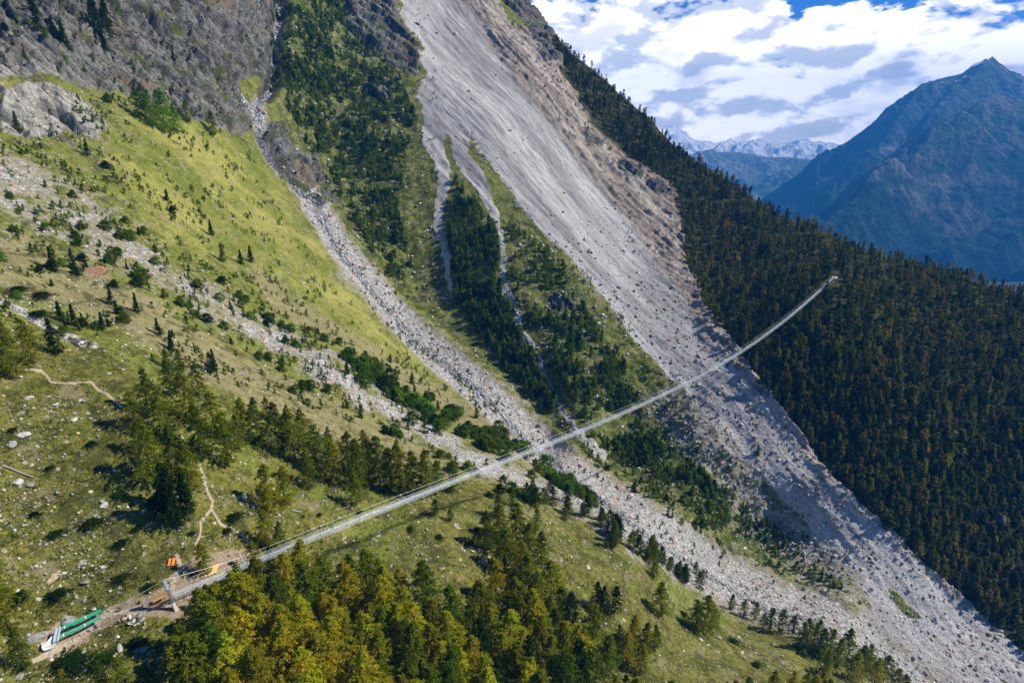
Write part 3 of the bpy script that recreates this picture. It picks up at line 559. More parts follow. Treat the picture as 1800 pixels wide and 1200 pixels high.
MATB = [mesh_np('juniper', *crown(rg, 150, 9, 4, .075, rg.uniform(1.2, 1.7), .0, 'bush', .05), (M_LEAF,)) for k in range(4)]

def dist_at(px, py): return 1000.0 / wmap(np.asarray(px, float), np.asarray(py, float))
def inpoly(px, py, poly): return psdf(px, py, poly) > 0
def scatter(n, poly, r_, space, seed, dens=None):
    """spots on the ground inside a boundary, at least `space` metres apart as seen, more of them where the ground is farther off"""
    rr_ = np.random.default_rng(seed); pa = np.array(poly, float); lo, hi = pa.min(0), pa.max(0); got = []; grid = {}
    tries = 0
    while len(got) < n and tries < 60:
        tries += 1; m_ = 4000
        p = rr_.uniform(lo, hi, (m_, 2)); ok = inpoly(p[:, 0], p[:, 1], poly); ok &= p[:, 1] > sil(p[:, 0]) + 2; p = p[ok]
        if not len(p): continue
        d = dist_at(p[:, 0], p[:, 1]); pr = (d / d.max()) ** 1.2
        if dens is not None: pr = pr * dens(p[:, 0], p[:, 1])
        k = rr_.random(len(p)) < pr; p, d = p[k], d[k]
        for (x, y), dd in zip(p, d):
            s_ = space * 1000 / dd; g_ = (int(x // 24), int(y // 24)); bad = False
            for i in (-1, 0, 1):
                for j in (-1, 0, 1):
                    for (a, b_) in grid.get((g_[0] + i, g_[1] + j), ()):
                        if (a - x) ** 2 + ((b_ - y) * .8) ** 2 < s_ * s_: bad = True; break
                    if bad: break
                if bad: break
            if bad: continue
            grid.setdefault(g_, []).append((x, y)); got.append((x, y))
            if len(got) >= n: break
    return np.array(got)
def along(line, n, spread, seed, bias=0.0):
    rr_ = np.random.default_rng(seed); L = np.array(line, float); seg = np.hypot(*np.diff(L, axis=0).T); cs = np.concatenate([[0], np.cumsum(seg)]); out = []
    for _ in range(n):
        s_ = rr_.uniform(0, cs[-1]); i = min(np.searchsorted(cs, s_) - 1, len(seg) - 1); i = max(i, 0); t = (s_ - cs[i]) / seg[i]
        p = L[i] + (L[i + 1] - L[i]) * t; dr = (L[i + 1] - L[i]) / seg[i]; o_ = rr_.normal(bias, spread)
        out.append((p[0] - dr[1] * o_, p[1] + dr[0] * o_))
    return np.array(out)

LAND = [((60, 660), 'beside the winding footpath across the meadow'), ((355, 850), 'by the forked footpath above the bridge head'), ((300, 1050), 'by the steel bridge mast and timber ramp'),
        ((120, 1100), 'near the green anchor pipes'), ((570, 940), 'by the near end of the hanging walkway'), ((760, 860), 'under the walkway where it leaves the meadow'), ((300, 720), 'in the dense clump above the forked footpath'),
        ((460, 780), 'at the upper edge of the larch grove'), ((620, 830), 'in the middle of the grove above the walkway'), ((770, 840), 'at the lower tip of the grove above the walkway'), ((880, 930), 'on the knoll below the walkway'),
        ((500, 1100), 'in the golden wood below the bridge head'), ((700, 1080), 'in the golden wood below the walkway'), ((900, 1100), 'in the wood beneath the grassy knoll'), ((1060, 1080), 'on the grassy spur edge beside a pale outcrop'),
        ((1250, 1120), 'on the open grassy spur above the scree'), ((1480, 1170), 'in the row along the lower scree bank'), ((1120, 980), 'in the row between meadow and boulder strip'), ((1000, 900), 'where the walkway passes over the boulder strip'),
        ((720, 710), 'in the thicket along the boulder strip'), ((500, 620), 'beside the pale boulder strip below the meadow'), ((300, 470), 'among the boulders above the dry slope'), ((120, 460), 'near the big rust coloured boulder'),
        ((250, 330), 'on the bright green meadow under the cliff'), ((290, 210), 'at the foot of the grey cliff'), ((120, 60), 'on a ledge of the grey cliff'), ((80, 230), 'beside the pale rock slabs'), ((120, 570), 'by the flat grey rock slab'),
        ((620, 120), 'under the dark crags beside the landslide'), ((640, 330), 'on the steep slope beside the stream gully'), ((830, 450), 'between the two pale debris tongues'), ((960, 420), 'on the green strip beside the landslide'),
        ((900, 620), 'along the lower debris tongue'), ((1080, 650), 'on the stony slope beneath the landslide'), ((1200, 840), 'on the wooded strip behind the walkway'), ((1420, 990), 'on the green strip between two screes'),
        ((860, 700), 'beside the narrow stream channel'), ((700, 580), 'on the meadow side of the stream channel'), ((1320, 1000), 'on the rubble beside the stream channel'), ((1480, 480), 'around the far bridge landing'),
        ((1320, 400), 'just under the forested ridge line'), ((1100, 200), 'on the high forested ridge'), ((1650, 520), 'on the shoulder beyond the far bridge landing'), ((1300, 560), 'beside the top of the brown bank'),
        ((1450, 760), 'in the dark forest beside the scree edge'), ((1700, 720), 'deep in the dark forest slope'), ((1650, 920), 'low in the dark forest above the scree'), ((1400, 620), 'in the forest beneath the far walkway'), ((60, 870), 'near the fallen grey trunk'), ((20, 620), 'by the start of the winding footpath'), ((200, 950), 'on the stony turf above the anchor')]
LXY = np.array([l[0] for l in LAND], float)
for l in [((1050, 928), 'in the upper tree row by the boulder strip'), ((1200, 1010), 'in the lower tree row by the boulder strip'), ((1700, 1260), 'at the foot of the scree below the grassy spur'), ((1480, 1230), 'at the lower end of the row by the scree'), ((1600, 780), 'midway down the dark forest slope'), ((1560, 640), 'in the forest below the far landing'), ((1740, 1000), 'at the shaded foot of the forest slope'), ((1560, 880), 'on the forest margin above the lower scree'), ((1780, 860), 'by the grey boulder in the dark forest'), ((1380, 500), 'in the forest above the hanging walkway'), ((1240, 430), 'behind the crumbling brown bank'), ((1780, 620), 'on the forest flank facing the blue mountain'), ((1500, 980), 'at the forest edge beside the scree'),
          ((1130, 720), 'under the middle of the hanging walkway'), ((1060, 560), 'on the slope below the big dark boulder'), ((1000, 660), 'beside the foot of the lower debris tongue'), ((850, 560), 'in the thickest part of the slope wood'), ((930, 700), 'above the stream where the debris tongue ends'), ((1100, 800), 'just behind the walkway over the scree foot'), ((1300, 920), 'on the lower wooded strip beside the scree'), ((540, 120), 'beside the dark gorge below the cliff'), ((680, 240), 'at the landslide edge beneath the crags'), ((560, 240), 'above the rock knob in the stream gully'), ((700, 420), 'beside the end of the short debris tongue'), ((400, 1140), 'at the wood corner nearest the timber ramp'), ((600, 1160), 'deep in the golden wood'), ((800, 1160), 'where golden wood turns olive'), ((620, 1020), 'on the upper fringe of the golden wood'), ((1150, 1180), 'at the end of the wood on the grassy spur'), ((1380, 1190), 'at the bottom tip of the grassy spur')]: LAND.append(l)
LXY = np.array([l[0] for l in LAND], float)
def where(px, py): return LAND[int(np.argmin(((LXY - (px, py)) ** 2).sum(1)))][1]
pend = []                                               # things that still need a label: (object, look, place, height)
def flush(kindword, group):
    names = {}
    for o, look, place, hgt in pend: names.setdefault((look, place), []).append((hgt, o))
    num = ['tallest', 'second tallest', 'third tallest', 'fourth tallest', 'fifth tallest', 'sixth tallest', 'seventh tallest', 'eighth tallest', 'ninth tallest', 'tenth tallest', 'eleventh tallest', 'twelfth tallest', 'thirteenth tallest', 'fourteenth tallest'] + [w + ' tallest' for w in ('fifteenth', 'sixteenth', 'seventeenth', 'eighteenth', 'nineteenth', 'twentieth', 'twenty-first', 'twenty-second', 'twenty-third', 'twenty-fourth')]
    for (look, place), lst in names.items():
        lst.sort(key=lambda a: -a[0])
        for i, (hgt, o) in enumerate(lst):
            if len(lst) == 1: o['label'] = f'{look} {kindword} {place}'
            elif i < len(num) and len(lst) <= 24: o['label'] = f'{num[i]} {look} {kindword} {place}'
            else: o['label'] = f'{look} {kindword} {place}'
            o['group'] = group
    pend.clear()
TONE = {'forest green': (.038, .052, .006), 'forest moss': (.095, .105, .010), 'forest olive': (.165, .145, .016), 'forest brown': (.165, .122, .024), 'forest gold': (.26, .20, .018), 'golden': (.42, .365, .020), 'amber': (.37, .305, .020), 'olive': (.235, .230, .016), 'mossy green': (.130, .165, .012), 'fresh green': (.095, .165, .012), 'dark green': (.030, .062, .008), 'brownish': (.075, .070, .016), 'bright green': (.17, .27, .016), 'pale brown': (.16, .12, .05)}
def tone(names, p): return names[int(rng.choice(len(names), p=np.array(p) / sum(p)))]
def jit(c, k=.18):
    g_ = math.exp(rng.normal(0, k)); w_ = math.exp(rng.normal(0, k * .35)); return (float(c[0] * g_ * w_), float(c[1] * g_ / w_ ** .3), float(c[2] * g_), 1.0)
nfirst = {}
def put_tree(px, py, H, tn, src, name, look=None, wide=1.0):
    P = surf(np.array([px]), np.array([py]))[0]
    root = empty(name, (P[0], P[1], P[2] - .25), rng.uniform(0, 6.28)); cr, tr = src[int(rng.integers(len(src)))]
    c = obj('crown', cr, root); t = obj('trunk', tr, root)
    for o_ in (c, t): o_.scale = (H * wide, H * wide, H)
    root.rotation_euler[0] = rng.normal(0, .025); root.rotation_euler[1] = rng.normal(0, .025)
    c.color = jit(TONE[tn], .12)
    root['category'] = 'tree'; pend.append((root, look or tn, where(px, py), H)); return root

# ---- larches one by one: foot of the tree in the survey frame, height in the same units
GROVE = [(20, 665, 100, 'olive'), (-25, 640, 110, 'mossy green'), (60, 640, 75, 'olive'), (0, 590, 40, 'mossy green'), (262, 735, 82, 'mossy green'), (300, 700, 62, 'mossy green'), (330, 745, 88, 'olive'), (292, 775, 92, 'olive'), (350, 700, 60, 'mossy green'), (378, 770, 80, 'olive'), (355, 810, 100, 'mossy green'), (402, 820, 96, 'olive'), (268, 850, 104, 'olive'), (312, 845, 96, 'mossy green'), (335, 870, 88, 'olive'), (248, 800, 60, 'mossy green'), (318, 655, 42, 'mossy green'), (296, 645, 34, 'mossy green'), (372, 655, 38, 'dark green'), (240, 760, 70, 'olive'), (420, 790, 60, 'olive'),
         (432, 770, 70, 'olive'), (455, 785, 82, 'mossy green'), (490, 800, 88, 'mossy green'), (520, 810, 90, 'olive'), (536, 790, 72, 'olive'), (560, 835, 88, 'mossy green'), (588, 850, 76, 'olive'), (612, 830, 70, 'mossy green'), (630, 860, 88, 'mossy green'), (626, 888, 60, 'olive'), (650, 840, 72, 'olive'), (668, 850, 84, 'mossy green'), (690, 862, 78, 'olive'), (706, 868, 88, 'amber'), (726, 868, 78, 'mossy green'), (748, 872, 84, 'olive'), (768, 866, 60, 'fresh green'), (796, 862, 56, 'mossy green'), (478, 900, 88, 'amber'), (502, 888, 70, 'olive'), (470, 962, 70, 'olive'), (497, 975, 62, 'mossy green'), (545, 858, 66, 'mossy green'), (578, 800, 50, 'mossy green'), (700, 820, 50, 'olive'), (505, 760, 45, 'mossy green'), (470, 740, 40, 'olive'), (640, 800, 45, 'mossy green'),
         (858, 965, 72, 'mossy green'), (880, 955, 72, 'olive'), (908, 962, 82, 'olive'), (930, 985, 72, 'olive'), (952, 992, 62, 'mossy green'), (874, 910, 45, 'mossy green'), (900, 890, 38, 'fresh green'), (765, 905, 32, 'fresh green'), (792, 912, 26, 'fresh green'), (940, 935, 45, 'mossy green'),
         (1048, 1072, 54, 'dark green'), (1062, 1084, 60, 'dark green'), (1080, 1080, 52, 'dark green'), (1160, 1082, 62, 'olive'), (1236, 1112, 74, 'olive'), (1252, 1104, 40, 'mossy green'), (1285, 1072, 32, 'mossy green'), (1325, 1092, 36, 'mossy green'), (1352, 1112, 44, 'mossy green'), (1340, 1108, 30, 'olive'), (1392, 1112, 38, 'brownish'), (1418, 1130, 44, 'mossy green'), (1440, 1158, 60, 'mossy green'), (1470, 1172, 56, 'olive'), (1505, 1188, 54, 'mossy green'), (1540, 1200, 46, 'olive'), (1112, 1135, 60, 'amber'), (1135, 1150, 64, 'olive'), (1150, 1140, 48, 'mossy green'), (1575, 1215, 50, 'olive'), (1408, 1142, 52, 'mossy green'), (1430, 1146, 60, 'olive'), (1456, 1160, 58, 'amber'), (1484, 1170, 66, 'mossy green'), (1520, 1182, 60, 'olive'), (1556, 1196, 56, 'mossy green'), (1495, 1200, 60, 'olive'), (1450, 1185, 54, 'olive'), (1530, 1205, 52, 'amber'), (1372, 1118, 46, 'mossy green'), (1590, 1222, 48, 'mossy green'), (1305, 1085, 34, 'olive'), (1222, 1108, 58, 'mossy green'), (1100, 1170, 66, 'amber'), (1125, 1185, 60, 'olive'), (1085, 1150, 56, 'mossy green'),
         (362, 1010, 62, 'olive'), (402, 1062, 40, 'mossy green'), (372, 1078, 58, 'mossy green'), (450, 1010, 62, 'olive'), (478, 1015, 60, 'mossy green'), (425, 1040, 56, 'olive'), (290, 235, 66, 'bright green'), (268, 228, 56, 'bright green'), (312, 236, 46, 'bright green'), (245, 212, 46, 'fresh green'), (258, 196, 38, 'fresh green'), (330, 215, 36, 'mossy green'), (375, 240, 38, 'mossy green'), (280, 205, 40, 'bright green')]
for x, y, hp, tn in GROVE:
    d = float(dist_at([x], [y])[0]); put_tree(x, y, max(3.5, hp * d / 1000 * 1.12), tn, LARCH, 'larch', wide=1.15)
WOOD = [(330, 1190), (350, 1130), (400, 1095), (440, 1080), (500, 1045), (560, 1030), (640, 1030), (700, 1045), (750, 1095), (800, 1130), (842, 1080), (855, 1000), (900, 1000), (955, 1055), (1020, 1110), (1060, 1180), (1120, 1250), (1270, 1230), (1420, 1205), (1560, 1225), (1650, 1245), (1760, 1330), (1760, 1420), (1000, 1460), (300, 1460)]
pts = scatter(330, WOOD, 0, 2.9, 5); spec = []
for x, y in pts:
    H_ = float(rng.uniform(12.5, 19)) * (.72 if x > 1150 else 1); d_ = float(dist_at([x], [y])[0])
    if x < 450:
        H_ = min(H_, (y - np.interp(x, [300, 335, 350, 400, 450], [1100, 1080, 1030, 1000, 950])) * d_ / 1000 / .95)
        if H_ < 5: continue
    if x < 700: tn = tone(['golden', 'amber', 'olive', 'mossy green'], [.38, .12, .32, .18])
    elif x < 1100: tn = tone(['golden', 'amber', 'olive', 'mossy green', 'dark green'], [.24, .16, .30, .22, .08])
    else: tn = tone(['amber', 'olive', 'mossy green', 'dark green', 'golden'], [.15, .38, .34, .1, .03])
    spec.append((x, y, H_, tn, H_ / d_ if y - H_ * 1000 / d_ * .85 < 1195 and -40 < x < 1840 else 0))
spec = sorted([t for t in spec if t[4] > 0], key=lambda t: -t[4]); NL = 283 - len(GROVE)
for x, y, H_, tn, k in spec[:NL]: put_tree(x, y, H_, tn, LARCH, 'larch', wide=1.3)
LV = []
for me_ in (LARCH[0][0], LARCH[1][0], LARCH[2][0]): a_ = np.empty(len(me_.vertices) * 3, np.float32); me_.vertices.foreach_get('co', a_); LV.append(a_.reshape(-1, 3))
Vs, Cs = [], []
for i, (x, y, H_, tn, k) in enumerate(spec[NL:]):
    P = surf(np.array([x]), np.array([y]))[0]; v = LV[i % 3]; c_, s_ = math.cos(i * 2.4), math.sin(i * 2.4)
    Vs.append(np.stack([(v[:, 0] * c_ - v[:, 1] * s_) * H_ * 1.3, (v[:, 0] * s_ + v[:, 1] * c_) * H_ * 1.3, v[:, 2] * H_ - .2], -1) + P); Cs.append(np.tile(jit(TONE[tn], .12), (len(v), 1)))
print('larches kept', len(spec[:NL]), 'merged', len(Vs))
if Vs:
    Vs = np.concatenate(Vs); props(obj('larch_wood', mesh_np('larch_wood', Vs, np.arange(len(Vs)).reshape(-1, 3), (M_LEAFA,), cols={'tint': np.concatenate(Cs)})), kind='stuff')
for x, y in scatter(15, [(-60, 1120), (10, 1120), (60, 1200), (330, 1220), (330, 1400), (-60, 1400)], 0, 4.5, 15): put_tree(x, y, float(rng.uniform(7, 11)), tone(['olive', 'mossy green'], [1, 1]), LARCH, 'larch')
for x, y, hp in [(-15, 1060, 120), (18, 1110, 110)]: put_tree(x, y, hp * .115, 'olive', LARCH, 'larch')
flush('larch', 'larches around the near side of the bridge')
for x, y, hp, tn in [(305, 925, 108, 'dark green'), (330, 905, 80, 'dark green'), (290, 895, 84, 'dark green'), (98, 618, 58, 'dark green'), (95, 474, 40, 'dark green'), (130, 470, 34, 'dark green'), (108, 560, 34, 'dark green'), (132, 568, 36, 'dark green'), (180, 578, 30, 'dark green'), (196, 532, 30, 'dark green'), (240, 548, 32, 'dark green'), (206, 552, 24, 'dark green'), (280, 588, 30, 'dark green'), (302, 614, 34, 'dark green'), (372, 415, 26, 'dark green'), (392, 462, 30, 'mossy green'), (440, 466, 28, 'dark green'), (423, 468, 24, 'dark green'), (378, 648, 36, 'dark green'), (295, 352, 20, 'dark green'), (68, 72, 46, 'dark green'), (55, 40, 40, 'dark green'), (170, 52, 60, 'dark green'), (192, 60, 62, 'dark green'), (118, 84, 44, 'dark green'), (98, 70, 34, 'dark green'), (45, 108, 20, 'fresh green'), (185, 88, 26, 'dark green'), (308, 104, 22, 'dark green'), (168, 80, 20, 'dark green'), (33, 222, 30, 'fresh green'), (118, 212, 28, 'mossy green'), (685, 640, 16, 'dark green'), (724, 676, 20, 'dark green'), (155, 270, 26, 'dark green'), (1478, 486, 26, 'dark green'), (1474, 470, 30, 'dark green'), (1330, 800, 20, 'dark green')]:
    d = float(dist_at([x], [y])[0]); put_tree(x, y, hp * d / 1000 * 1.1, tn, SPRUCE, 'spruce', wide=1.35)
for x, y in along([(930, 872), (1000, 905), (1060, 935), (1110, 965), (1150, 985), (1200, 1010), (1245, 1032)], 50, 9, 3):
    d = float(dist_at([x], [y])[0]); put_tree(x, y, float(rng.uniform(6, 11.5)), tone(['dark green', 'forest moss', 'mossy green'], [.25, .35, .40]), LARCH, 'spruce', 'dark green', wide=1.3)
flush('spruce', 'dark evergreens standing alone or in rows')

# ---- the dense slopes: the trees that show largest are things, the rest is one wood
def plant(name, kind, group, ptsH, src, tones, wide, rest_name, rest_src, cap=300):
    """ptsH: rows (x, y, height)"""
    a = np.array(ptsH); P = surf(a[:, 0], a[:, 1]); d = dist_at(a[:, 0], a[:, 1]); size = a[:, 2] / d
    inf = (a[:, 0] > -5) & (a[:, 0] < 1805) & (a[:, 1] < 1215) & (a[:, 1] > 8)
    order = np.argsort(-(size * np.where(inf, 1, .0))); Vs, Fs, Cs, k0 = [], [], [], 0
    for r_, i in enumerate(order):
        x, y, H = a[i]; tn = tones(x, y); w_ = wide * rng.uniform(.85, 1.2); rz = rng.uniform(0, 6.28)
        if r_ < cap:
            o = obj(name, src[int(rng.integers(len(src)))]); o.location = (P[i][0], P[i][1], P[i][2] - .15); o.rotation_euler = (rng.normal(0, .03), rng.normal(0, .03), rz); o.scale = (H * w_, H * w_, H)
            o.color = jit(TONE[tn], .15); o['category'] = kind; tn = {'forest green': 'dark green', 'forest moss': 'mossy green', 'forest olive': 'olive', 'forest brown': 'brownish', 'forest gold': 'golden'}.get(tn, tn); pend.append((o, ('slender ' if w_ < wide * .95 else 'broad ' if w_ > wide * 1.1 else '') + tn, where(x, y), H))
        else:
            V0, F0 = rest_src[int(rng.integers(len(rest_src)))]; c_, s_ = math.cos(rz), math.sin(rz)
            Vv = np.stack([(V0[:, 0] * c_ - V0[:, 1] * s_) * H * w_, (V0[:, 0] * s_ + V0[:, 1] * c_) * H * w_, V0[:, 2] * H - .15], -1) + P[i]
            Vs.append(Vv); Fs.append(F0 + k0); k0 += len(Vv); Cs.append(np.tile(jit(TONE[tn], .16), (len(Vv), 1)))
    flush(name.replace('_', ' '), group)
    if Vs: props(obj(rest_name, mesh_np(rest_name, np.concatenate(Vs), np.concatenate(Fs), (M_LEAFA,), cols={'tint': np.concatenate(Cs)})), kind='stuff')
LOWS = [crown(rg, 26, 4, 3, .080, rg.uniform(.22, .30), .02, 'larch' if k % 3 else 'round', .2) for k in range(10)]
LOWM = [crown(rg, 26, 4, 3, .090, rg.uniform(.30, .40), .0, 'bush' if k % 2 else 'spruce', .1) for k in range(8)]
FORT = [(1015, 95), (1045, 205), (1110, 285), (1190, 330), (1215, 400), (1228, 470), (1258, 540), (1305, 600), (1350, 668), (1425, 752), (1490, 832), (1560, 905), (1640, 980), (1720, 1050), (1830, 1140), (1960, 1300), (2080, 1200), (2080, 560), (1800, 500), (1400, 370), (1100, 150)]
FORT = [(965, 66), (990, 110)] + [(1020, 165)] + FORT[1:-1] + [(1100, 150), (1010, 85)]
FORT = [(x - (20 if 1100 < x < 1900 and y > 330 else 0), y + (0 if y < 330 else 4)) for x, y in FORT]
fp = scatter(4700, FORT, 0, 2.15, 8)
fh = np.concatenate([fp, (rng.uniform(6.5, 12.5, len(fp)))[:, None]], 1)
fh = fh[(np.hypot(fh[:, 0] - 1472, (fh[:, 1] - 492)) > 11) & (np.hypot(fh[:, 0] - 1462, (fh[:, 1] - 510)) > 12)]
def tf(x, y):
    hi = float(sstep(np.array(y), 480, 250)); dr = float(fbm(np.array([[x / 110, y / 110, 3.3]]), 3)[0]); wm = min(1, max(0, .5 + dr * 1.1)) * (1 - .7 * hi)
    return tone(['forest green', 'forest moss', 'forest olive', 'forest brown', 'forest gold'], [.34 + .3 * hi, .30, .12 + .30 * wm, .04 + .30 * wm, .12 * wm])
plant('forest_conifer', 'tree', 'conifers of the shaded forest slope', fh, SMALL, tf, 1.0, 'forest_wood', LOWS)
MID1 = [[(490, -20), (600, -20), (640, 60), (700, 130), (735, 210), (720, 240), (700, 380), (735, 470), (700, 500), (640, 420), (575, 320), (500, 180), (470, 100)], [(800, 320), (870, 400), (885, 470), (905, 560), (950, 640), (990, 715), (960, 730), (900, 660), (840, 590), (790, 520), (790, 420)],
        [(895, 400), (960, 440), (1020, 520), (1060, 600), (1100, 640), (1150, 760), (1260, 860), (1250, 900), (1150, 840), (1060, 780), (1000, 700), (940, 600), (900, 500)], [(1010, 745), (1100, 765), (1200, 820), (1330, 900), (1490, 1030), (1440, 1035), (1300, 975), (1150, 900), (1030, 800)]]
mp = []
for k, (pg, nn) in enumerate(zip(MID1, (1150, 360, 420, 330))):
    def dn(x, y, k=k):
        m_ = masks(x, y, base_pt(x, y)); f_ = fbm(base_pt(x, y) / 22 + 3, 2)
        return np.clip((.55, .8, .22, .22)[k] + f_ * 1.3, 0.03, 1) * (1 - m_['scree']) * (1 - m_['rock'] * .6)
    p = scatter(nn, pg, 0, (1.5, 1.9, 1.9, 1.7)[k], 30 + k, dn); mp.append(np.concatenate([p, rng.uniform(*((4.5, 8.5), (6, 10), (4.5, 8.5), (3, 6))[k], len(p))[:, None]], 1))
plant('slope_conifer', 'tree', 'small conifers of the middle slope', np.concatenate(mp), SMALL, lambda x, y: tone(['dark green', 'mossy green', 'fresh green'], [.26, .44, .30]), 1.25, 'slope_wood', LOWS)
SH = []
def sh(line, n_, sp_, h0, h1, seed, bias=0): p = along(line, n_, sp_, seed, bias); SH.append(np.concatenate([p, rng.uniform(h0, h1, len(p))[:, None]], 1))
sh([(180, 380), (250, 430), (320, 470), (400, 510), (450, 560), (540, 605), (600, 640)], 95, 12, 2.0, 4.2, 41)
sh([(600, 645), (680, 690), (740, 730), (800, 755), (860, 790), (930, 815)], 120, 11, 4.5, 8.0, 42, -8)
sh([(935, 825), (980, 850), (1045, 880)], 34, 8, 4.5, 7.5, 43, -4)
sh([(100, 400), (200, 440), (280, 500), (380, 560), (450, 600), (530, 655), (590, 695), (650, 735), (730, 765), (800, 800), (880, 840), (960, 880)], 120, 9, 2.0, 4.2, 44, 12)
sh([(640, 520), (700, 590), (760, 620), (820, 670), (880, 715)], 50, 7, 1.5, 3.2, 45)
sh([(520, 600), (600, 610), (660, 640), (720, 660), (800, 695), (870, 730)], 60, 8, 2.2, 4.4, 46)
sh([(130, 190), (230, 180), (320, 220), (400, 270), (440, 300)], 45, 16, 2.0, 4.5, 47)
sh([(180, 290), (260, 340), (300, 380), (400, 300), (430, 340)], 40, 16, 1.8, 4.0, 48)
sh([(0, 300), (80, 380), (170, 390)], 30, 22, 1.5, 3.5, 49)
sh([(620, 470), (720, 560), (820, 660), (900, 740), (1000, 820), (1120, 900), (1260, 960), (1400, 1010), (1470, 1040)], 130, 13, 1.5, 3.4, 50)
sh([(560, 280), (620, 380), (700, 470), (760, 520)], 60, 16, 1.6, 3.6, 51)
sh([(1180, 660), (1240, 760), (1300, 840), (1400, 930), (1500, 1020)], 80, 24, 1.2, 3.0, 52)
sh([(1260, 620), (1330, 700), (1420, 800), (1540, 920), (1680, 1050)], 60, 8, 1.5, 3.0, 53)
sh([(1060, 900), (1160, 960)], 14, 12, 2, 3.5, 54)
sh([(900, 40), (980, 130), (1060, 250), (1150, 330)], 90, 13, 2.2, 5.0, 55)
sh([(1100, 390), (1120, 430), (1130, 440)], 14, 8, 1.5, 3.0, 56)
sh([(0, 60), (150, 120), (260, 130), (380, 200)], 50, 30, 2.0, 4.5, 57)
for pg_, n_, h_, sd_, th_ in [([(-20, 250), (120, 170), (260, 170), (450, 310), (600, 520), (860, 760), (560, 720), (-20, 560)], 1000, (.9, 3.0), 70, .12), ([(-20, 690), (240, 690), (420, 900), (600, 880), (900, 850), (1250, 1080), (1100, 1150), (450, 1020), (-20, 1180)], 170, (.5, 1.3), 71, .0),
        ([(940, 380), (1100, 560), (1230, 740), (1480, 1040), (1560, 1090), (1300, 900), (1150, 700), (1000, 480)], 260, (1.2, 3.2), 72, .1), ([(470, 0), (760, 20), (790, 500), (700, 520), (560, 330)], 240, (1.5, 3.5), 73, .3), ([(850, 60), (1000, 120), (1190, 340), (1190, 430), (1110, 440), (1050, 300), (900, 130)], 170, (1.2, 3.0), 74, -.05)]:
    p = scatter(n_, pg_, 0, .8, sd_, lambda x, y: np.clip(fbm(base_pt(x, y) / 18 + 5, 3) * 2.2 + th_, .01, 1)); SH.append(np.concatenate([p, rng.uniform(*h_, len(p))[:, None]], 1))
plant('shrub', 'shrub', 'shrubs and dwarf pines on the rubble', np.concatenate(SH), BUSH + SMALL[:3], lambda x, y: tone(['dark green', 'mossy green', 'fresh green', 'bright green'], [.12, .36, .42, .12 if y < 500 else .06]), 1.05, 'shrubbery', LOWM)
for x, y, w_ in [(30, 1055, 60), (97, 1050, 58), (160, 920, 48), (215, 955, 38), (240, 930, 30), (272, 882, 50), (120, 1172, 96), (180, 1165, 70), (262, 1032, 34), (215, 1016, 40), (410, 912, 48), (398, 934, 30), (85, 822, 24), (100, 940, 40), (60, 905, 30), (480, 835, 26), (335, 938, 22), (630, 900, 20), (770, 945, 24), (822, 955, 24), (838, 930, 22), (860, 870, 30), (240, 1130, 50), (70, 520, 50), (30, 510, 46), (65, 555, 50), (560, 905, 18), (1290, 1130, 30), (1200, 1080, 26), (1330, 1170, 30), (210, 870, 40), (340, 1010, 22), (720, 930, 22), (640, 980, 26), (560, 985, 26), (20, 760, 26), (160, 780, 30)]:
    d = float(dist_at([x], [y])[0]); P = surf(np.array([x]), np.array([y]))[0]; R_ = w_ * d / 1000
    o = obj('juniper', MATB[int(rng.integers(4))]); o.location = P - np.array([0, 0, .1]); o.scale = (R_ * .36, R_ * .36, R_ * .20); o.rotation_euler = (0, 0, rng.uniform(0, 6)); o.color = jit(TONE['dark green'], .2); o['category'] = 'shrub'
    pend.append((o, 'low dark' if w_ > 35 else 'small low dark', where(x, y), R_))
flush('juniper mat', 'juniper mats on the stony turf')

# ------------------------------------------------------------------ boulders
def make_rock(name, mode):
    m, q = mat(name); P = q.new('ShaderNodeNewGeometry').outputs['Position']
    base = q.new('ShaderNodeObjectInfo').outputs['Color'] if mode == 'obj' else q.new('ShaderNodeAttribute', attribute_name='tint').outputs['Color']
    n = q.noise(P, 1.8, 6, .7); l = q.noise(P, .7, 4)
    c = q.mix(1.0, base, q.mix(q.step(n, .3, .7), (.55, .55, .56, 1), (1.35, 1.33, 1.28, 1)), 'MULTIPLY'); c = q.mix(q.step(l, .56, .64), c, q.mix(.5, c, (.16, .17, .08, 1)))
    finish(q, bsdf(q, c, .92, q.new('ShaderNodeBump', {'Height': n, 'Strength': .8, 'Distance': .3}).outputs[0], .15)); return m
M_ROCK = make_rock('boulder_stone', 'obj'); M_ROCKA = make_rock('rubble_stone', 'attr')
def ico(sub):
    import bmesh
    b = bmesh.new(); bmesh.ops.create_icosphere(b, subdivisions=sub, radius=1); v = np.array([p.co[:] for p in b.verts]); f = np.array([[p.index for p in q_.verts] for q_ in b.faces]); b.free(); return v, f
def rockshape(rg, sub):
    v, f = ico(sub); v = v * 1.0
    for _ in range(9):                                  # flat broken faces
        n_ = rg.normal(size=3); n_ /= np.linalg.norm(n_); c_ = rg.uniform(.45, .85); s_ = v @ n_; v = v - np.outer(np.maximum(s_ - c_, 0), n_)
    v = v * (1 + .10 * pnoise(v * 2.2 + rg.uniform(0, 50, 3)))[:, None]; v = v * rg.uniform(.65, 1.25, 3) * np.array([1, 1, .75]); return v, f
BOULD = [mesh_np('boulder', *rockshape(rg, 3), (M_ROCK,)) for _ in range(9)]; RSM = [rockshape(rg, 1) for _ in range(14)]
RT = {'pale grey': (.46, .45, .43), 'grey': (.30, .30, .29), 'white': (.66, .64, .60), 'rust coloured': (.40, .22, .13), 'sandy': (.46, .36, .25), 'dark': (.11, .11, .115)}
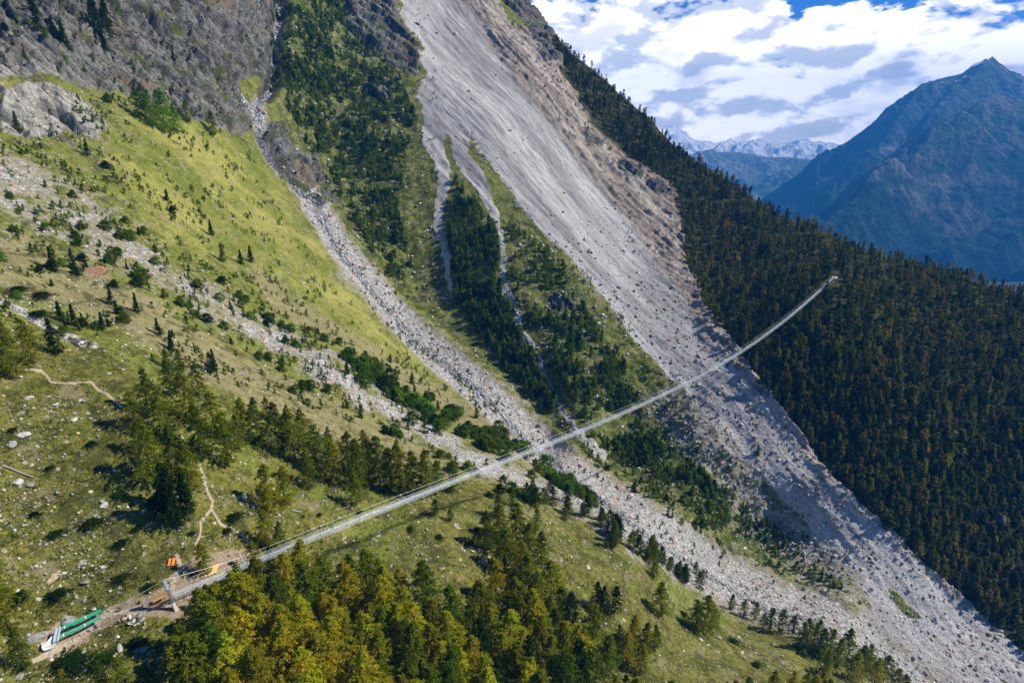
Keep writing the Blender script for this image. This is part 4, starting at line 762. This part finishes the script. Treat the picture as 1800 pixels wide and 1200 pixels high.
def put_rock(x, y, wpx, tn, name='boulder', flat=1.0, label=None, sink=.25, seedr=None):
    d = float(dist_at([x], [y])[0]); P = surf(np.array([x]), np.array([y]))[0]; R_ = max(.25, wpx * d / 2000)
    o = obj(name, BOULD[int(rng.integers(9))]); o.location = P + np.array([0, 0, R_ * .3 * flat - R_ * sink]); o.scale = (R_, R_ * rng.uniform(.7, 1), R_ * rng.uniform(.7, 1) * flat)
    o.rotation_euler = (rng.normal(0, .25), rng.normal(0, .25), rng.uniform(0, 6.28)); o.color = (*np.array(RT[tn]) * rng.uniform(.85, 1.15), 1); o['category'] = 'rock'
    if label: o['label'] = label
    else: pend.append((o, (('broad ' if R_ > 1.6 else 'small ' if R_ < .7 else '') + tn), where(x, y), R_))
    return o
put_rock(168, 476, 40, 'rust coloured', flat=.8, label='big rust coloured boulder on the dry slope beside two dark spruces')
put_rock(978, 530, 40, 'dark', flat=1.2, label='big dark boulder among conifers on the green strip under the landslide')
put_rock(146, 603, 54, 'grey', flat=.45, label='long flat grey slab at the end of the stone rib in the meadow')
put_rock(1088, 856, 15, 'rust coloured', flat=1.5, label='upright orange faced block beside the stream channel below the walkway')
put_rock(1492, 982, 16, 'white', flat=1.0, label='large white block lying alone in the lower scree')
put_rock(62, 1118, 54, 'grey', flat=.55, label='big grey rock mass that the anchor plate is fixed to', sink=.45)
put_rock(117, 1092, 44, 'grey', flat=.5, label='broad grey slab directly behind the upper green pipe')
put_rock(1755, 915, 36, 'dark', flat=1.3, label='large dark boulder half hidden in the dark forest above the scree')
for x, y, w_, tn in [(149, 1020, 30, 'grey'), (147, 1050, 26, 'grey'), (92, 1016, 36, 'sandy'), (103, 1029, 20, 'pale grey'), (183, 886, 30, 'pale grey'), (45, 922, 24, 'pale grey'), (178, 880, 14, 'pale grey'), (160, 860, 10, 'white'), (95, 712, 20, 'white'), (140, 705, 18, 'pale grey'), (130, 677, 12, 'pale grey'), (50, 700, 30, 'pale grey'), (35, 725, 26, 'grey'), (130, 738, 22, 'pale grey'), (20, 780, 26, 'grey'), (40, 765, 30, 'pale grey'), (30, 845, 34, 'pale grey'), (55, 850, 24, 'grey'), (100, 865, 22, 'grey'), (215, 905, 12, 'sandy'), (315, 925, 16, 'pale grey'), (318, 912, 14, 'pale grey'), (425, 874, 24, 'pale grey'), (442, 890, 16, 'pale grey'), (414, 940, 12, 'grey'), (394, 945, 10, 'grey'), (320, 954, 13, 'pale grey'), (311, 1011, 9, 'white'), (329, 1049, 13, 'sandy'), (355, 943, 8, 'white'), (802, 922, 22, 'sandy'), (800, 920, 12, 'pale grey'), (727, 893, 14, 'sandy'), (715, 880, 12, 'pale grey'), (735, 915, 9, 'white'), (760, 905, 10, 'pale grey'), (603, 916, 16, 'grey'), (604, 945, 14, 'sandy'), (652, 918, 10, 'sandy'), (850, 985, 30, 'sandy'), (790, 1005, 22, 'pale grey'), (775, 1000, 16, 'sandy'), (830, 965, 14, 'white'), (815, 965, 10, 'pale grey'), (1033, 997, 14, 'white'), (1060, 1095, 16, 'pale grey'), (1095, 1090, 18, 'sandy'), (985, 985, 16, 'grey'), (262, 1148, 24, 'grey'), (262, 1128, 14, 'pale grey'), (238, 1126, 12, 'pale grey'), (245, 1140, 36, 'pale grey'), (210, 1138, 34, 'pale grey'), (222, 1145, 20, 'grey'), (205, 1117, 22, 'grey'), (233, 1110, 14, 'pale grey'), (205, 1100, 16, 'pale grey'), (172, 1103, 12, 'pale grey'), (195, 1099, 10, 'sandy'), (254, 1101, 12, 'sandy'), (256, 1138, 20, 'pale grey'), (320, 1180, 22, 'grey'), (362, 1155, 20, 'grey'), (280, 1155, 16, 'pale grey'), (303, 1145, 13, 'white'), (300, 1155, 10, 'white'), (218, 1188, 14, 'grey'), (60, 1170, 20, 'grey'), (30, 1190, 24, 'grey'), (85, 1150, 16, 'pale grey'), (180, 995, 12, 'pale grey'), (160, 1010, 12, 'grey'), (68, 955, 14, 'pale grey'), (140, 990, 14, 'pale grey'), (310, 250, 14, 'pale grey'), (300, 285, 8, 'white'), (108, 505, 10, 'pale grey'), (150, 498, 10, 'pale grey'), (410, 455, 14, 'sandy'), (950, 575, 12, 'pale grey'), (930, 518, 12, 'pale grey'), (903, 445, 8, 'white'), (970, 443, 7, 'white'), (1150, 865, 12, 'white'), (1165, 880, 10, 'sandy'), (1430, 945, 12, 'white'), (1317, 905, 9, 'white'), (1085, 420, 9, 'sandy'), (800, 60, 14, 'pale grey'), (735, 40, 18, 'dark'), (895, 228, 10, 'grey'), (1260, 1018, 10, 'white'), (1248, 995, 12, 'rust coloured'), (690, 215, 10, 'sandy'), (705, 265, 10, 'rust coloured'), (70, 240, 14, 'grey'), (1040, 1100, 30, 'sandy'), (1230, 1125, 18, 'pale grey'), (1298, 1120, 10, 'pale grey'), (1358, 1135, 14, 'pale grey'), (1330, 1130, 10, 'pale grey'), (1170, 1040, 10, 'white'), (150, 1178, 20, 'grey')]:
    put_rock(x, y, w_ * (.72 if w_ > 17 else .9), tn, flat=.75, sink=.42)
for pg, n_, lo_, hi_, tns, sd in [([(-20, 680), (240, 690), (420, 900), (600, 900), (820, 900), (830, 1000), (650, 960), (450, 1050), (300, 1200), (-20, 1200)], 70, 4, 11, ['pale grey', 'grey', 'sandy', 'white'], 60), ([(1200, 720), (1500, 960), (1750, 1180), (1560, 1180), (1400, 1000), (1250, 850)], 26, 5, 9, ['pale grey', 'grey', 'white'], 61),
                              ([(0, 300), (200, 400), (460, 570), (700, 720), (900, 830), (860, 850), (600, 700), (300, 560), (0, 420)], 40, 4, 9, ['pale grey', 'white', 'rust coloured', 'sandy'], 62), ([(1000, 960), (1250, 1060), (1500, 1180), (1100, 1180), (1060, 1100)], 24, 5, 12, ['pale grey', 'grey', 'white'], 63)]:
    for x, y in scatter(n_, pg, 0, 2.5, sd): put_rock(x, y, float(rng.uniform(lo_, hi_)), tns[int(rng.integers(len(tns)))], flat=.8)
flush('boulder', 'boulders lying on the turf and the scree')
# uncounted rubble
rr = np.random.default_rng(77); SP = []
def rub(poly, n_, s0, s1, keep, seed, pal):
    r2 = np.random.default_rng(seed); pa = np.array(poly, float); lo, hi = pa.min(0), pa.max(0); p = r2.uniform(lo, hi, (n_ * 5, 2)); p = p[inpoly(p[:, 0], p[:, 1], poly)]
    P0 = base_pt(p[:, 0], p[:, 1]); m_ = masks(p[:, 0], p[:, 1], P0); k = r2.random(len(p)) < keep(m_, P0); p = p[k][:n_]
    d = dist_at(p[:, 0], p[:, 1]); s_ = s0 * (s1 / s0) ** (r2.random(len(p)) ** 2.2) * np.clip(d / 330, .6, 1.5)
    SP.append((p, s_, [pal[i] for i in r2.integers(0, len(pal), len(p))]))
ALLP = [(-40, -20), (930, 5), (1000, 90), (1220, 290), (1400, 420), (1800, 1100), (1840, 1215), (-40, 1215)]
rub(ALLP, 15000, .35, 1.7, lambda m, P: np.clip(m['scree'] * (.015 + .5 * sstep(P[:, 2], 0, -130)) + m['rubble'] ** 2, 0, 1), 81, ['pale grey', 'grey', 'pale grey', 'white', 'grey', 'sandy', 'pale grey', 'rust coloured', 'grey'])
rub(ALLP, 5200, .22, .95, lambda m, P: np.clip((fbm(P / 16, 3) * 1.6 + .16), 0.02, 1) * (1 - m['forest']) * (1 - m['lush'] * .8), 82, ['pale grey', 'white', 'grey', 'sandy'])
rub([(-20, 690), (240, 690), (420, 880), (600, 890), (900, 880), (1060, 960), (1500, 1190), (-20, 1215)], 3600, .22, 1.0, lambda m, P: np.clip(fbm(P / 11, 3) * 1.8 + .20, .03, 1), 84, ['pale grey', 'grey', 'grey', 'sandy', 'pale grey'])
rub([(-20, 150), (200, 160), (420, 300), (640, 560), (900, 820), (600, 700), (-20, 600)], 6000, .25, 1.2, lambda m, P: np.clip(fbm(P / 14, 3) * 1.5 + .22, .06, 1) * (1 - m['lush'] * .75), 85, ['pale grey', 'white', 'grey', 'sandy'])
rub(MIDW, 4500, .4, 1.6, lambda m, P: np.clip(fbm(P / 25, 2) * 1.4 + .3, .05, 1), 83, ['pale grey', 'white', 'grey', 'sandy'])
Vs, Fs, Cs, k0 = [], [], [], 0
for p, s_, pal in SP:
    PP = surf(p[:, 0], p[:, 1])
    for i in range(len(p)):
        v, f = RSM[int(rr.integers(14))]; a = rr.uniform(0, 6.28); c_, s2 = math.cos(a), math.sin(a); S_ = s_[i]
        Vs.append(np.stack([v[:, 0] * c_ - v[:, 1] * s2, v[:, 0] * s2 + v[:, 1] * c_, v[:, 2]], -1) * S_ + PP[i] + np.array([0, 0, .08 * S_])); Fs.append(f + k0); k0 += len(v)
        Cs.append(np.tile((*np.array(RT[pal[i]]) * rr.uniform(.7, 1.25), 1), (len(v), 1)))
props(obj('scree_rubble', mesh_np('scree_rubble', np.concatenate(Vs), np.concatenate(Fs), (M_ROCKA,), cols={'tint': np.concatenate(Cs)})), kind='stuff')

# tufts of coarse grass on the near turf
m_tuft, q = mat('grass_blades'); tcol = q.new('ShaderNodeAttribute', attribute_name='tint').outputs['Color']
d_ = q.new('ShaderNodeBsdfDiffuse', {'Color': tcol}); t_ = q.new('ShaderNodeBsdfTranslucent', {'Color': tcol}); mx_ = q.new('ShaderNodeMixShader', {0: .35}); q.l.new(d_.outputs[0], mx_.inputs[1]); q.l.new(t_.outputs[0], mx_.inputs[2]); finish(q, mx_)
rt = np.random.default_rng(91); TP = rt.uniform([-40, 560], [1650, 1215], (60000, 2)); TP = TP[inpoly(TP[:, 0], TP[:, 1], [(-40, 560), (200, 600), (480, 690), (800, 820), (930, 880), (1060, 940), (1240, 1050), (1500, 1170), (1620, 1215), (-40, 1215)])]
PT0 = base_pt(TP[:, 0], TP[:, 1]); MT = masks(TP[:, 0], TP[:, 1], PT0); cl_ = fbm(PT0 / 6, 3); k = (rt.random(len(TP)) < np.clip(.45 + cl_ * 1.6, .05, 1)) & (MT['path'] < .2) & (MT['dirt'] < .3) & (MT['rubble'] < .4); TP, cl_ = TP[k], cl_[k]; PT = surf(TP[:, 0], TP[:, 1])
nb_ = 9; n_ = len(TP); a_ = rt.uniform(0, 6.28, (n_, nb_)); L_ = rt.uniform(.18, .48, (n_, nb_)) * rt.uniform(.6, 1.5, (n_, 1)); o_ = rt.uniform(.05, .35, (n_, nb_))
rt_ = np.stack([np.cos(a_) * o_, np.sin(a_) * o_, np.zeros_like(a_)], -1) + PT[:, None] - (0, 0, .05); dr_ = np.stack([np.cos(a_) * .5, np.sin(a_) * .5, np.ones_like(a_)], -1) * L_[..., None]; sd_ = np.stack([-np.sin(a_), np.cos(a_), np.zeros_like(a_)], -1) * .07
TV = np.stack([rt_ - sd_, rt_ + sd_, rt_ + dr_], 2).reshape(-1, 3); pal = np.array([(.10, .13, .015), (.20, .20, .035), (.30, .26, .08), (.15, .18, .02), (.06, .085, .010)]); ci = np.clip((rt.random(n_) * 5 + fbm(PT / 20, 2) * 1.5).astype(int), 0, 4)
tc_ = pal[ci] * rt.uniform(.75, 1.25, (n_, 1)); TC = np.concatenate([np.repeat(tc_, nb_ * 3, 0), np.ones((n_ * nb_ * 3, 1))], 1)
props(obj('grass_tufts', mesh_np('grass_tufts', TV, np.arange(len(TV)).reshape(-1, 3), (m_tuft,), cols={'tint': TC})), kind='stuff')

# ------------------------------------------------------------------ the hanging bridge
def simple(name, col, rough=.5, metal=0.0, var=.25, sc=3.0):
    m, q = mat(name); P = q.new('ShaderNodeTexCoord').outputs['Object']; n = q.noise(P, sc, 5, .6)
    c = q.mix(n, tuple(v * (1 - var) for v in col), tuple(min(1, v * (1 + var)) for v in col))
    finish(q, bsdf(q, c, rough, None, .4, Metallic=metal)); return m
M_STEEL = simple('galvanised_steel', (.52, .58, .64), .45, .3); M_CABLE = simple('steel_cable', (.70, .70, .66), .4, .2); M_GRATE = simple('deck_grating', (.34, .42, .50), .55, .1)
M_CONC = simple('concrete', (.62, .62, .60), .85); M_WOOD = simple('new_timber', (.62, .36, .11), .75, 0, .2, 2); M_YEL = simple('yellow_timber', (.68, .44, .12), .75); M_ORG = simple('orange_timber', (.75, .27, .04), .7)
M_GREEN = simple('green_pipe', (.0, .42, .22), .35, 0, .1); M_LOG = simple('weathered_wood', (.30, .28, .26), .9); M_RED = simple('red_fabric', (.65, .015, .02), .7, 0, .1); M_WHITE = simple('white_paint', (.78, .78, .76), .6, 0, .08); M_DARKS = simple('painted_steel', (.20, .25, .30), .5, .3)
Na = ray(np.array(304.), np.array(1047.)) * 121.5; Fb = ray(np.array(1465.), np.array(488.)) * 470
Na, Fb = Vector(Na), Vector(Fb); hor = Vector((Fb.x - Na.x, Fb.y - Na.y, 0)); LEN = hor.length; hx = hor.normalized(); side = Vector((-hx.y, hx.x, 0))     # side: towards the far, upstream edge
ss, zz = [], []
for x, y in [(430, 999), (520, 963), (600, 925), (700, 879), (760, 853), (880, 818), (960, 786), (1010, 764), (1060, 742), (1140, 705), (1220, 667), (1310, 611), (1400, 548)]:
    r_ = ray(np.array(float(x)), np.array(float(y))); A_ = np.array([[hx.x, -r_[0]], [hx.y, -r_[1]]]); s_, t_ = np.linalg.solve(A_, [-Na.x, -Na.y]); s_ /= LEN
    ss.append(s_); zz.append(t_ * r_[2] - (Na.z * (1 - s_) + Fb.z * s_))
ss, zz = np.array(ss), np.array(zz); Bm = np.stack([ss * (1 - ss), ss * (1 - ss) * (ss - .5), ss * (1 - ss) * (ss - .5) ** 2], 1); co = np.linalg.lstsq(Bm, zz, rcond=None)[0]
def deck(s): return Na + hx * (LEN * s) + Vector((0, 0, (Fb.z - Na.z) * s + float(s * (1 - s) * (co[0] + co[1] * (s - .5) + co[2] * (s - .5) ** 2))))
UP = Vector((0, 0, 1))
br = empty('suspension_bridge', deck(0)); props(br, 'very long narrow steel hanging footbridge spanning the scree from meadow to dark forest', 'footbridge')
def bpart(mb, name, m_): o = mb.build(name, m_); o.parent = br; o.matrix_parent_inverse = Matrix.Translation(-deck(0)); return o
NS = 132; st = [i / NS for i in range(NS + 1)]
b = MB(); w_ = .38
for i in range(1400):                                   # grating bars
    s_ = i / 1400; p = deck(s_); dr = (deck(min(1, s_ + 1 / 1400)) - deck(s_)) * .30; q2 = p + (dr if dr.length > 0 else hx * .17)
    b.add([p - side * w_, q2 - side * w_, q2 + side * w_, p + side * w_, p - side * w_ - UP * .05, q2 - side * w_ - UP * .05, q2 + side * w_ - UP * .05, p + side * w_ - UP * .05], [(0, 1, 2, 3), (7, 6, 5, 4), (0, 4, 5, 1), (1, 5, 6, 2), (2, 6, 7, 3), (3, 7, 4, 0)])
for t in (-.5, 0, .5): b.tube([deck(s_) + side * t - UP * .08 for s_ in st], .045, 4)
bpart(b, 'deck', M_GRATE)
for sgn in (1, -1):
    b = MB(); b.tube([deck(s) + side * sgn * .60 + UP * -.06 for s in st], .042, 6); bpart(b, 'main_cable', M_CABLE)
    b = MB(); b.tube([deck(s) + side * sgn * .56 + UP * 1.15 for s in st], .032, 6); bpart(b, 'handrail_cable', M_CABLE)
    b = MB()                                            # safety net: mesh of wires
    for hgt in (.2, .5, .8): b.tube([deck(s) + side * sgn * .56 + UP * hgt for s in st], .011, 4)
    for i in range(NS * 4):
        s = (i + .5) / (NS * 4); p = deck(s) + side * sgn * .56; b.tube([p + UP * .0, p + UP * 1.13], .006, 3)
    bpart(b, 'side_net', M_STEEL)
b = MB(); b.tube([deck(s) + side * 1.9 + UP * 1.35 for s in st], .03, 5); bpart(b, 'stay_rope', M_CABLE)
b = MB(); b.tube([deck(s) - side * 1.35 + UP * .05 for s in st], .03, 5); bpart(b, 'stay_rope', M_CABLE)
rest = MB()
for i in range(0, NS + 1):
    s = i / NS; p = deck(s); b = MB() if i < 99 else rest
    b.frame(p - side * 1.4 + UP * -.09, p + side * 1.9 + UP * -.09, .07, .09)
    for sgn in (1, -1): b.frame(p + side * sgn * .58 + UP * -.1, p + side * sgn * .58 + UP * 1.2, .06, .06, hx)
    b.frame(p + side * 1.9 + UP * -.1, p + side * 1.9 + UP * 1.4, .05, .05, hx)
    if i < 99: bpart(b, 'cross_frame', M_DARKS)
props(bpart(rest, 'far_cross_frames', M_DARKS), kind='stuff')
def gp(x, y): return Vector(surf(np.array([float(x)]), np.array([float(y)]))[0])
def lay(x, y, up=1.0):                                   # a point a little above the ground
    g_ = surf(np.array([float(x)]), np.array([float(y)]))[0]; dg = g_[1] * cp - g_[2] * sp; return Vector(ray(np.array(float(x)), np.array(float(y))) * (dg - up))
def pix(x, y, d): return Vector(ray(np.array(float(x)), np.array(float(y))) * d)
# mast at the near end
foot = gp(309, 1071); dm = 1000 / float(wmap(np.array([309.]), np.array([1071.]))[0])
top = pix(287.5, 1019, 119.2)
ms = empty('bridge_mast', foot); props(ms, 'leaning blue grey steel mast on a concrete plinth at the near bridge end', 'mast')
def part(mb, name, m_, root): o = mb.build(name, m_, root); o.matrix_parent_inverse = Matrix.Translation(root.location).inverted(); return o
dv = (top - foot); b = MB(); b.frame(foot - dv * .08, foot + dv * .24, .85, .75, hx, w2=.62, h2=.6); part(b, 'plinth', M_CONC, ms)
b = MB(); a0 = foot + dv * .24; ud = dv.normalized(); lat = ud.cross(hx).normalized()
b.frame(a0, top, .10, .46, lat); 
for sg in (1, -1): b.frame(a0 + lat * sg * .2 + ud * .02, top + lat * sg * .2, .42, .07, lat)
part(b, 'steel_column', M_DARKS, ms)
b = MB(); b.frame(foot + dv * .70, foot + dv * 1.0, .52, .56, lat); part(b, 'upper_sleeve', M_STEEL, ms)
b = MB()
for kx in (0, .3, .6): b.frame(foot + dv * (.68 + kx * .4) - hx * .5, foot + dv * (.68 + kx * .4) + hx * .5, .16, .12)
part(b, 'cable_clamp', M_STEEL, ms)
# ropes from the mast: back to the anchor pipes, forward to the hand ropes
an = pix(178, 1076, 113.6); an2 = pix(176, 1087, 113.4)
def rope(a, c, sag, r_, label, grp='guy ropes tied to the mast'):
    b = MB(); b.tube([a.lerp(c, t) - UP * sag * 4 * t * (1 - t) for t in np.linspace(0, 1, 14)], r_, 5); o = b.build('guy_rope', M_CABLE); props(o, label, 'rope', grp)
rope(top, an, .35, .035, 'upper thin steel rope from the mast head back to the green pipes')
rope(foot + dv * .55, an2, .3, .035, 'lower thin steel rope from mid mast back to the green pipes')
rope(top, deck(.030) + side * 1.9 + UP * 1.35, .2, .035, 'thin steel rope from the mast head forward to the walkway')
# timber ramp
rp = empty('timber_ramp', gp(285, 1064)); props(rp, 'fresh orange plank ramp leading up to the near end of the walkway', 'ramp')
for (x0, y0, x1, y1, w2_) in [(269, 1057, 297, 1042, .85), (273, 1064, 300, 1050, .70)]:
    b = MB(); b.frame(lay(x0, y0, .7), lay(x1, y1, 1.7), w2_, .16); part(b, 'plank', M_WOOD, rp)
for (x0, y0, x1, y1) in [(267, 1067, 299, 1053.5), (267, 1053.5, 296, 1038.5)]:
    b = MB(); b.frame(lay(x0, y0, .9), lay(x1, y1, 1.9), .16, .45); part(b, 'side_board', M_WOOD, rp)
b = MB()
for x, y in [(272, 1070), (297, 1060)]: b.frame(lay(x, y, 0), lay(x, y - 9, 1.2), .2, .2, hx)
part(b, 'trestle', M_WOOD, rp)
# yellow timber platform on the turf beside the walkway
yt = empty('timber_platform', gp(370, 1008)); props(yt, 'yellow timber boards lying beside the walkway under a thin larch', 'platform')
g0 = gp(370, 1004); ax = (gp(384, 1000) - gp(358, 1010)).normalized(); ay = (gp(366, 998) - gp(362, 1010)).normalized(); nz = ax.cross(ay).normalized(); nz = nz if nz.z > 0 else -nz
for k in range(5):
    b = MB(); o0 = g0 + ax * (k * .72 - 1.6) + nz * .35; b.frame(o0 - ay * 1.2, o0 + ay * 1.3, .5, .10, nz); part(b, 'board', M_YEL, yt)
b = MB(); [b.frame(g0 - ax * 1.9 + ay * t + nz * .18, g0 + ax * 1.9 + ay * t + nz * .18, .18, .2, nz) for t in (-.9, .9)]; part(b, 'bearer', M_YEL, yt)
# orange timbers by the path
ot = empty('timber_stack', gp(302, 994)); props(ot, 'two short bright orange timbers side by side next to the path', 'timber')
a_, c_ = gp(300, 997), gp(303, 984); lx = (c_ - a_).normalized().cross(UP).normalized()
for t in (-.38, .38):
    b = MB(); b.frame(a_ + lx * t + UP * .35, c_ + lx * t + UP * .45, .5, .55); part(b, 'timber', M_ORG, ot)
b = MB(); b.frame(a_ + lx * .7 + UP * .1, a_ - lx * .7 + UP * .1, .18, .2); b.frame(c_ + lx * .7 + UP * .1, c_ - lx * .7 + UP * .1, .18, .2); part(b, 'bearer', M_LOG, ot)
# anchor
ac = empty('anchor_block', gp(88, 1125)); props(ac, 'white triangular concrete anchor with a steel plate at the foot of the green pipes', 'anchor')
D0 = 113.0
def tri_prism(pts, th):
    b = MB(); n_ = (pts[1] - pts[0]).cross(pts[2] - pts[0]).normalized(); n_ = n_ if n_.dot(-pts[0]) > 0 else -n_
    k = len(pts); b.add(pts + [p - n_ * th for p in pts], [tuple(range(k)), tuple(range(2 * k - 1, k - 1, -1))] + [(i, i + k, (i + 1) % k + k, (i + 1) % k) for i in range(k)]); return b
part(tri_prism([lay(73, 1138, .9), lay(97, 1110, 1.6), lay(98, 1130, 1.6)], 2.2), 'concrete_block', M_WHITE, ac)
part(tri_prism([lay(73, 1138.5, .9), lay(98, 1130.5, 1.6), lay(97, 1136, 1.0), lay(78, 1143, .7)], 1.8), 'footing', M_CONC, ac)
b = MB(); p0, p1 = lay(102, 1103, 1.9), lay(97, 1128, 1.9); lt = (p1 - p0).normalized()
b.frame(p0, p1, .16, 1.0, hx); b.frame(p0 + hx * .32, p1 + hx * .32, .5, .12, hx); b.frame(p0 - hx * .32, p1 - hx * .32, .5, .12, hx); part(b, 'steel_plate', M_STEEL, ac)
for x0, y0, x1, y1, rr_, lb in [(102, 1107, 177, 1072.5, .30, 'upper of the two long green anchor pipes, the thicker one'), (100, 1121.5, 176, 1085, .26, 'lower of the two long green anchor pipes, the thinner one')]:
    a_, c_ = lay(x0, y0, 1.6), lay(x1, y1, 1.3); gpz = empty('anchor_pipe', a_); props(gpz, lb, 'pipe', 'green anchor pipes')
    b = MB(); b.tube([a_.lerp(c_, t) for t in (0, .5, 1)], rr_, 12); part(b, 'pipe', M_GREEN, gpz)
    for t in (.13, .62):
        b = MB(); b.tube([a_.lerp(c_, t), a_.lerp(c_, t + .022)], rr_ + .05, 12); part(b, 'collar', M_WHITE, gpz)
    b = MB(); b.tube([a_.lerp(c_, .985), a_.lerp(c_, 1.01)], rr_ + .06, 12); part(b, 'end_cap', M_GREEN, gpz)
# split stones heaped by the track
for i, (x, y, w_, tn) in enumerate([(222, 1088, 13, 'sandy'), (228, 1086, 12, 'white'), (236, 1092, 12, 'pale grey'), (230, 1096, 11, 'pale grey'), (240, 1086, 14, 'grey'), (246, 1082, 18, 'grey'), (250, 1090, 14, 'grey'), (213, 1092, 9, 'sandy'), (238, 1099, 9, 'white'), (244, 1096, 10, 'pale grey'), (225, 1081, 16, 'sandy'), (255, 1096, 8, 'sandy')]):
    o = put_rock(x, y, w_, tn, name='split_stone', flat=.7, label='x', sink=-.15); o['group'] = 'heap of split stones by the track'
    nm = ['first', 'second', 'third', 'fourth']; o['label'] = f"{['lowest front', 'thin upright', 'central', 'outer', 'large upper', 'largest', 'end', 'small outlying', 'small foremost', 'middle front', 'broad rear', 'small end'][i]} {tn} split stone in the heap between anchor pipes and timber ramp"
# fallen trunks
for x0, y0, x1, y1, r_, lb in [(4, 818, 60, 840, .24, 'thick bleached fallen trunk lying on the turf below the winding footpath'), (512, 897, 530, 901, .30, 'short pale log on the turf above the near part of the walkway'), (586, 899, 624, 887, .09, 'long thin bare pole lying beneath the grove above the walkway'), (358, 970, 366, 964, .08, 'short pale stick on the dry turf by the forked footpath')]:
    a_, c_ = gp(x0, y0), gp(x1, y1); lg = empty('fallen_log', a_); props(lg, lb, 'log', 'fallen logs'); off = UP * r_ * .8
    b = MB(); b.tube([a_.lerp(c_, t) + off + UP * (.06 * math.sin(t * 7)) for t in (0, .3, .6, .85, 1)], r_, 8, r_ * .55); part(b, 'stem', M_LOG, lg)
    if r_ > .2:
        for t in (.35, .7):
            b = MB(); p = a_.lerp(c_, t) + off; b.tube([p, p + UP * .6 + side * .3], r_ * .25, 5, r_ * .1); part(b, 'branch_stub', M_LOG, lg)
# things on the walkway
p = deck(.0575) + UP * .04; bg_ = empty('red_bag', p); props(bg_, 'bright red bag standing on the deck near the start of the walkway', 'bag')
v, f = rockshape(np.random.default_rng(5), 3); me = mesh_np('bag_body', v * np.array([.48, .36, .42]) + np.array([0, 0, .40]), f, (M_RED,), True); obj('bag_body', me, bg_); 
b = MB(); b.tube([(-.2, 0, .68), (-.1, 0, .9), (.1, 0, .9), (.2, 0, .68)], .03, 6); o = b.build('strap', M_WHITE, bg_)
p = deck(.0435); sg_ = empty('warning_board', p); props(sg_, 'small red and white barrier board across the walkway beside the red bag', 'barrier')
b = MB(); b.frame(p - side * .6 + UP * .8, p + side * .6 + UP * .8, .05, .28); part(b, 'board', M_WHITE, sg_)
for t in (-.38, 0, .38):
    b = MB(); b.frame(p + side * (t - .08) - hx * .045 + UP * .8, p + side * (t + .08) - hx * .045 + UP * .8, .03, .27); part(b, 'red_stripe', M_RED, sg_)
for t in (-.5, .5):
    b = MB(); b.frame(p + side * t, p + side * t + UP * .66, .05, .05, hx); part(b, 'post', M_STEEL, sg_)
# far landing
lf = gp(1470, 493); fl = empty('bridge_landing', lf); props(fl, 'small timber and concrete landing at the far forest end of the walkway', 'platform')
b = MB(); e_ = deck(1.0); b.frame(e_ - hx * .2 - UP * .5, e_ + hx * 6 - UP * .3, 3.4, .8); part(b, 'concrete_pad', M_CONC, fl)
b = MB(); b.frame(e_ + hx * .5 + UP * .15, e_ + hx * 5.5 + UP * .15, 2.2, .12); part(b, 'plank_deck', M_WOOD, fl)
for sg in (1, -1):
    b = MB(); b.frame(e_ + side * sg * 1.2 - UP * 1.5 + hx * .8, e_ + side * sg * 1.2 + UP * 3.0 + hx * .8, .3, .3, hx); part(b, 'post', M_DARKS, fl)
for x, y, w_, tn in [(1478, 497, 9, 'sandy'), (1470, 499, 7, 'sandy'), (1474, 486, 7, 'rust coloured'), (1463, 500, 6, 'sandy'), (1482, 491, 6, 'rust coloured')]: put_rock(x, y, w_, tn, flat=.7)
flush('rock', 'rocks around the far landing')

# ------------------------------------------------------------------ haze
hm, q = mat('haze_air')
vol = q.new('ShaderNodeVolumePrincipled', {'Color': (.045, .34, 1.0, 1), 'Density': 1.1e-4, 'Anisotropy': .0})
q.l.new(vol.outputs[0], q.new('ShaderNodeOutputMaterial').inputs['Volume'])
b = MB(); x0, x1, y0, y1, z0, z1 = -8200, 8200, -2700, 11000, ZV - 60, 1500
b.add([(x, y, z) for z in (z0, z1) for x, y in ((x0, y0), (x1, y0), (x1, y1), (x0, y1))], [(3, 2, 1, 0), (4, 5, 6, 7), (0, 1, 5, 4), (1, 2, 6, 5), (2, 3, 7, 6), (3, 0, 4, 7)])
props(b.build('haze', hm), kind='stuff')
S.cycles.max_bounces = 6; S.cycles.volume_bounces = 0; S.cycles.transparent_max_bounces = 8; S.cycles.use_denoising = True
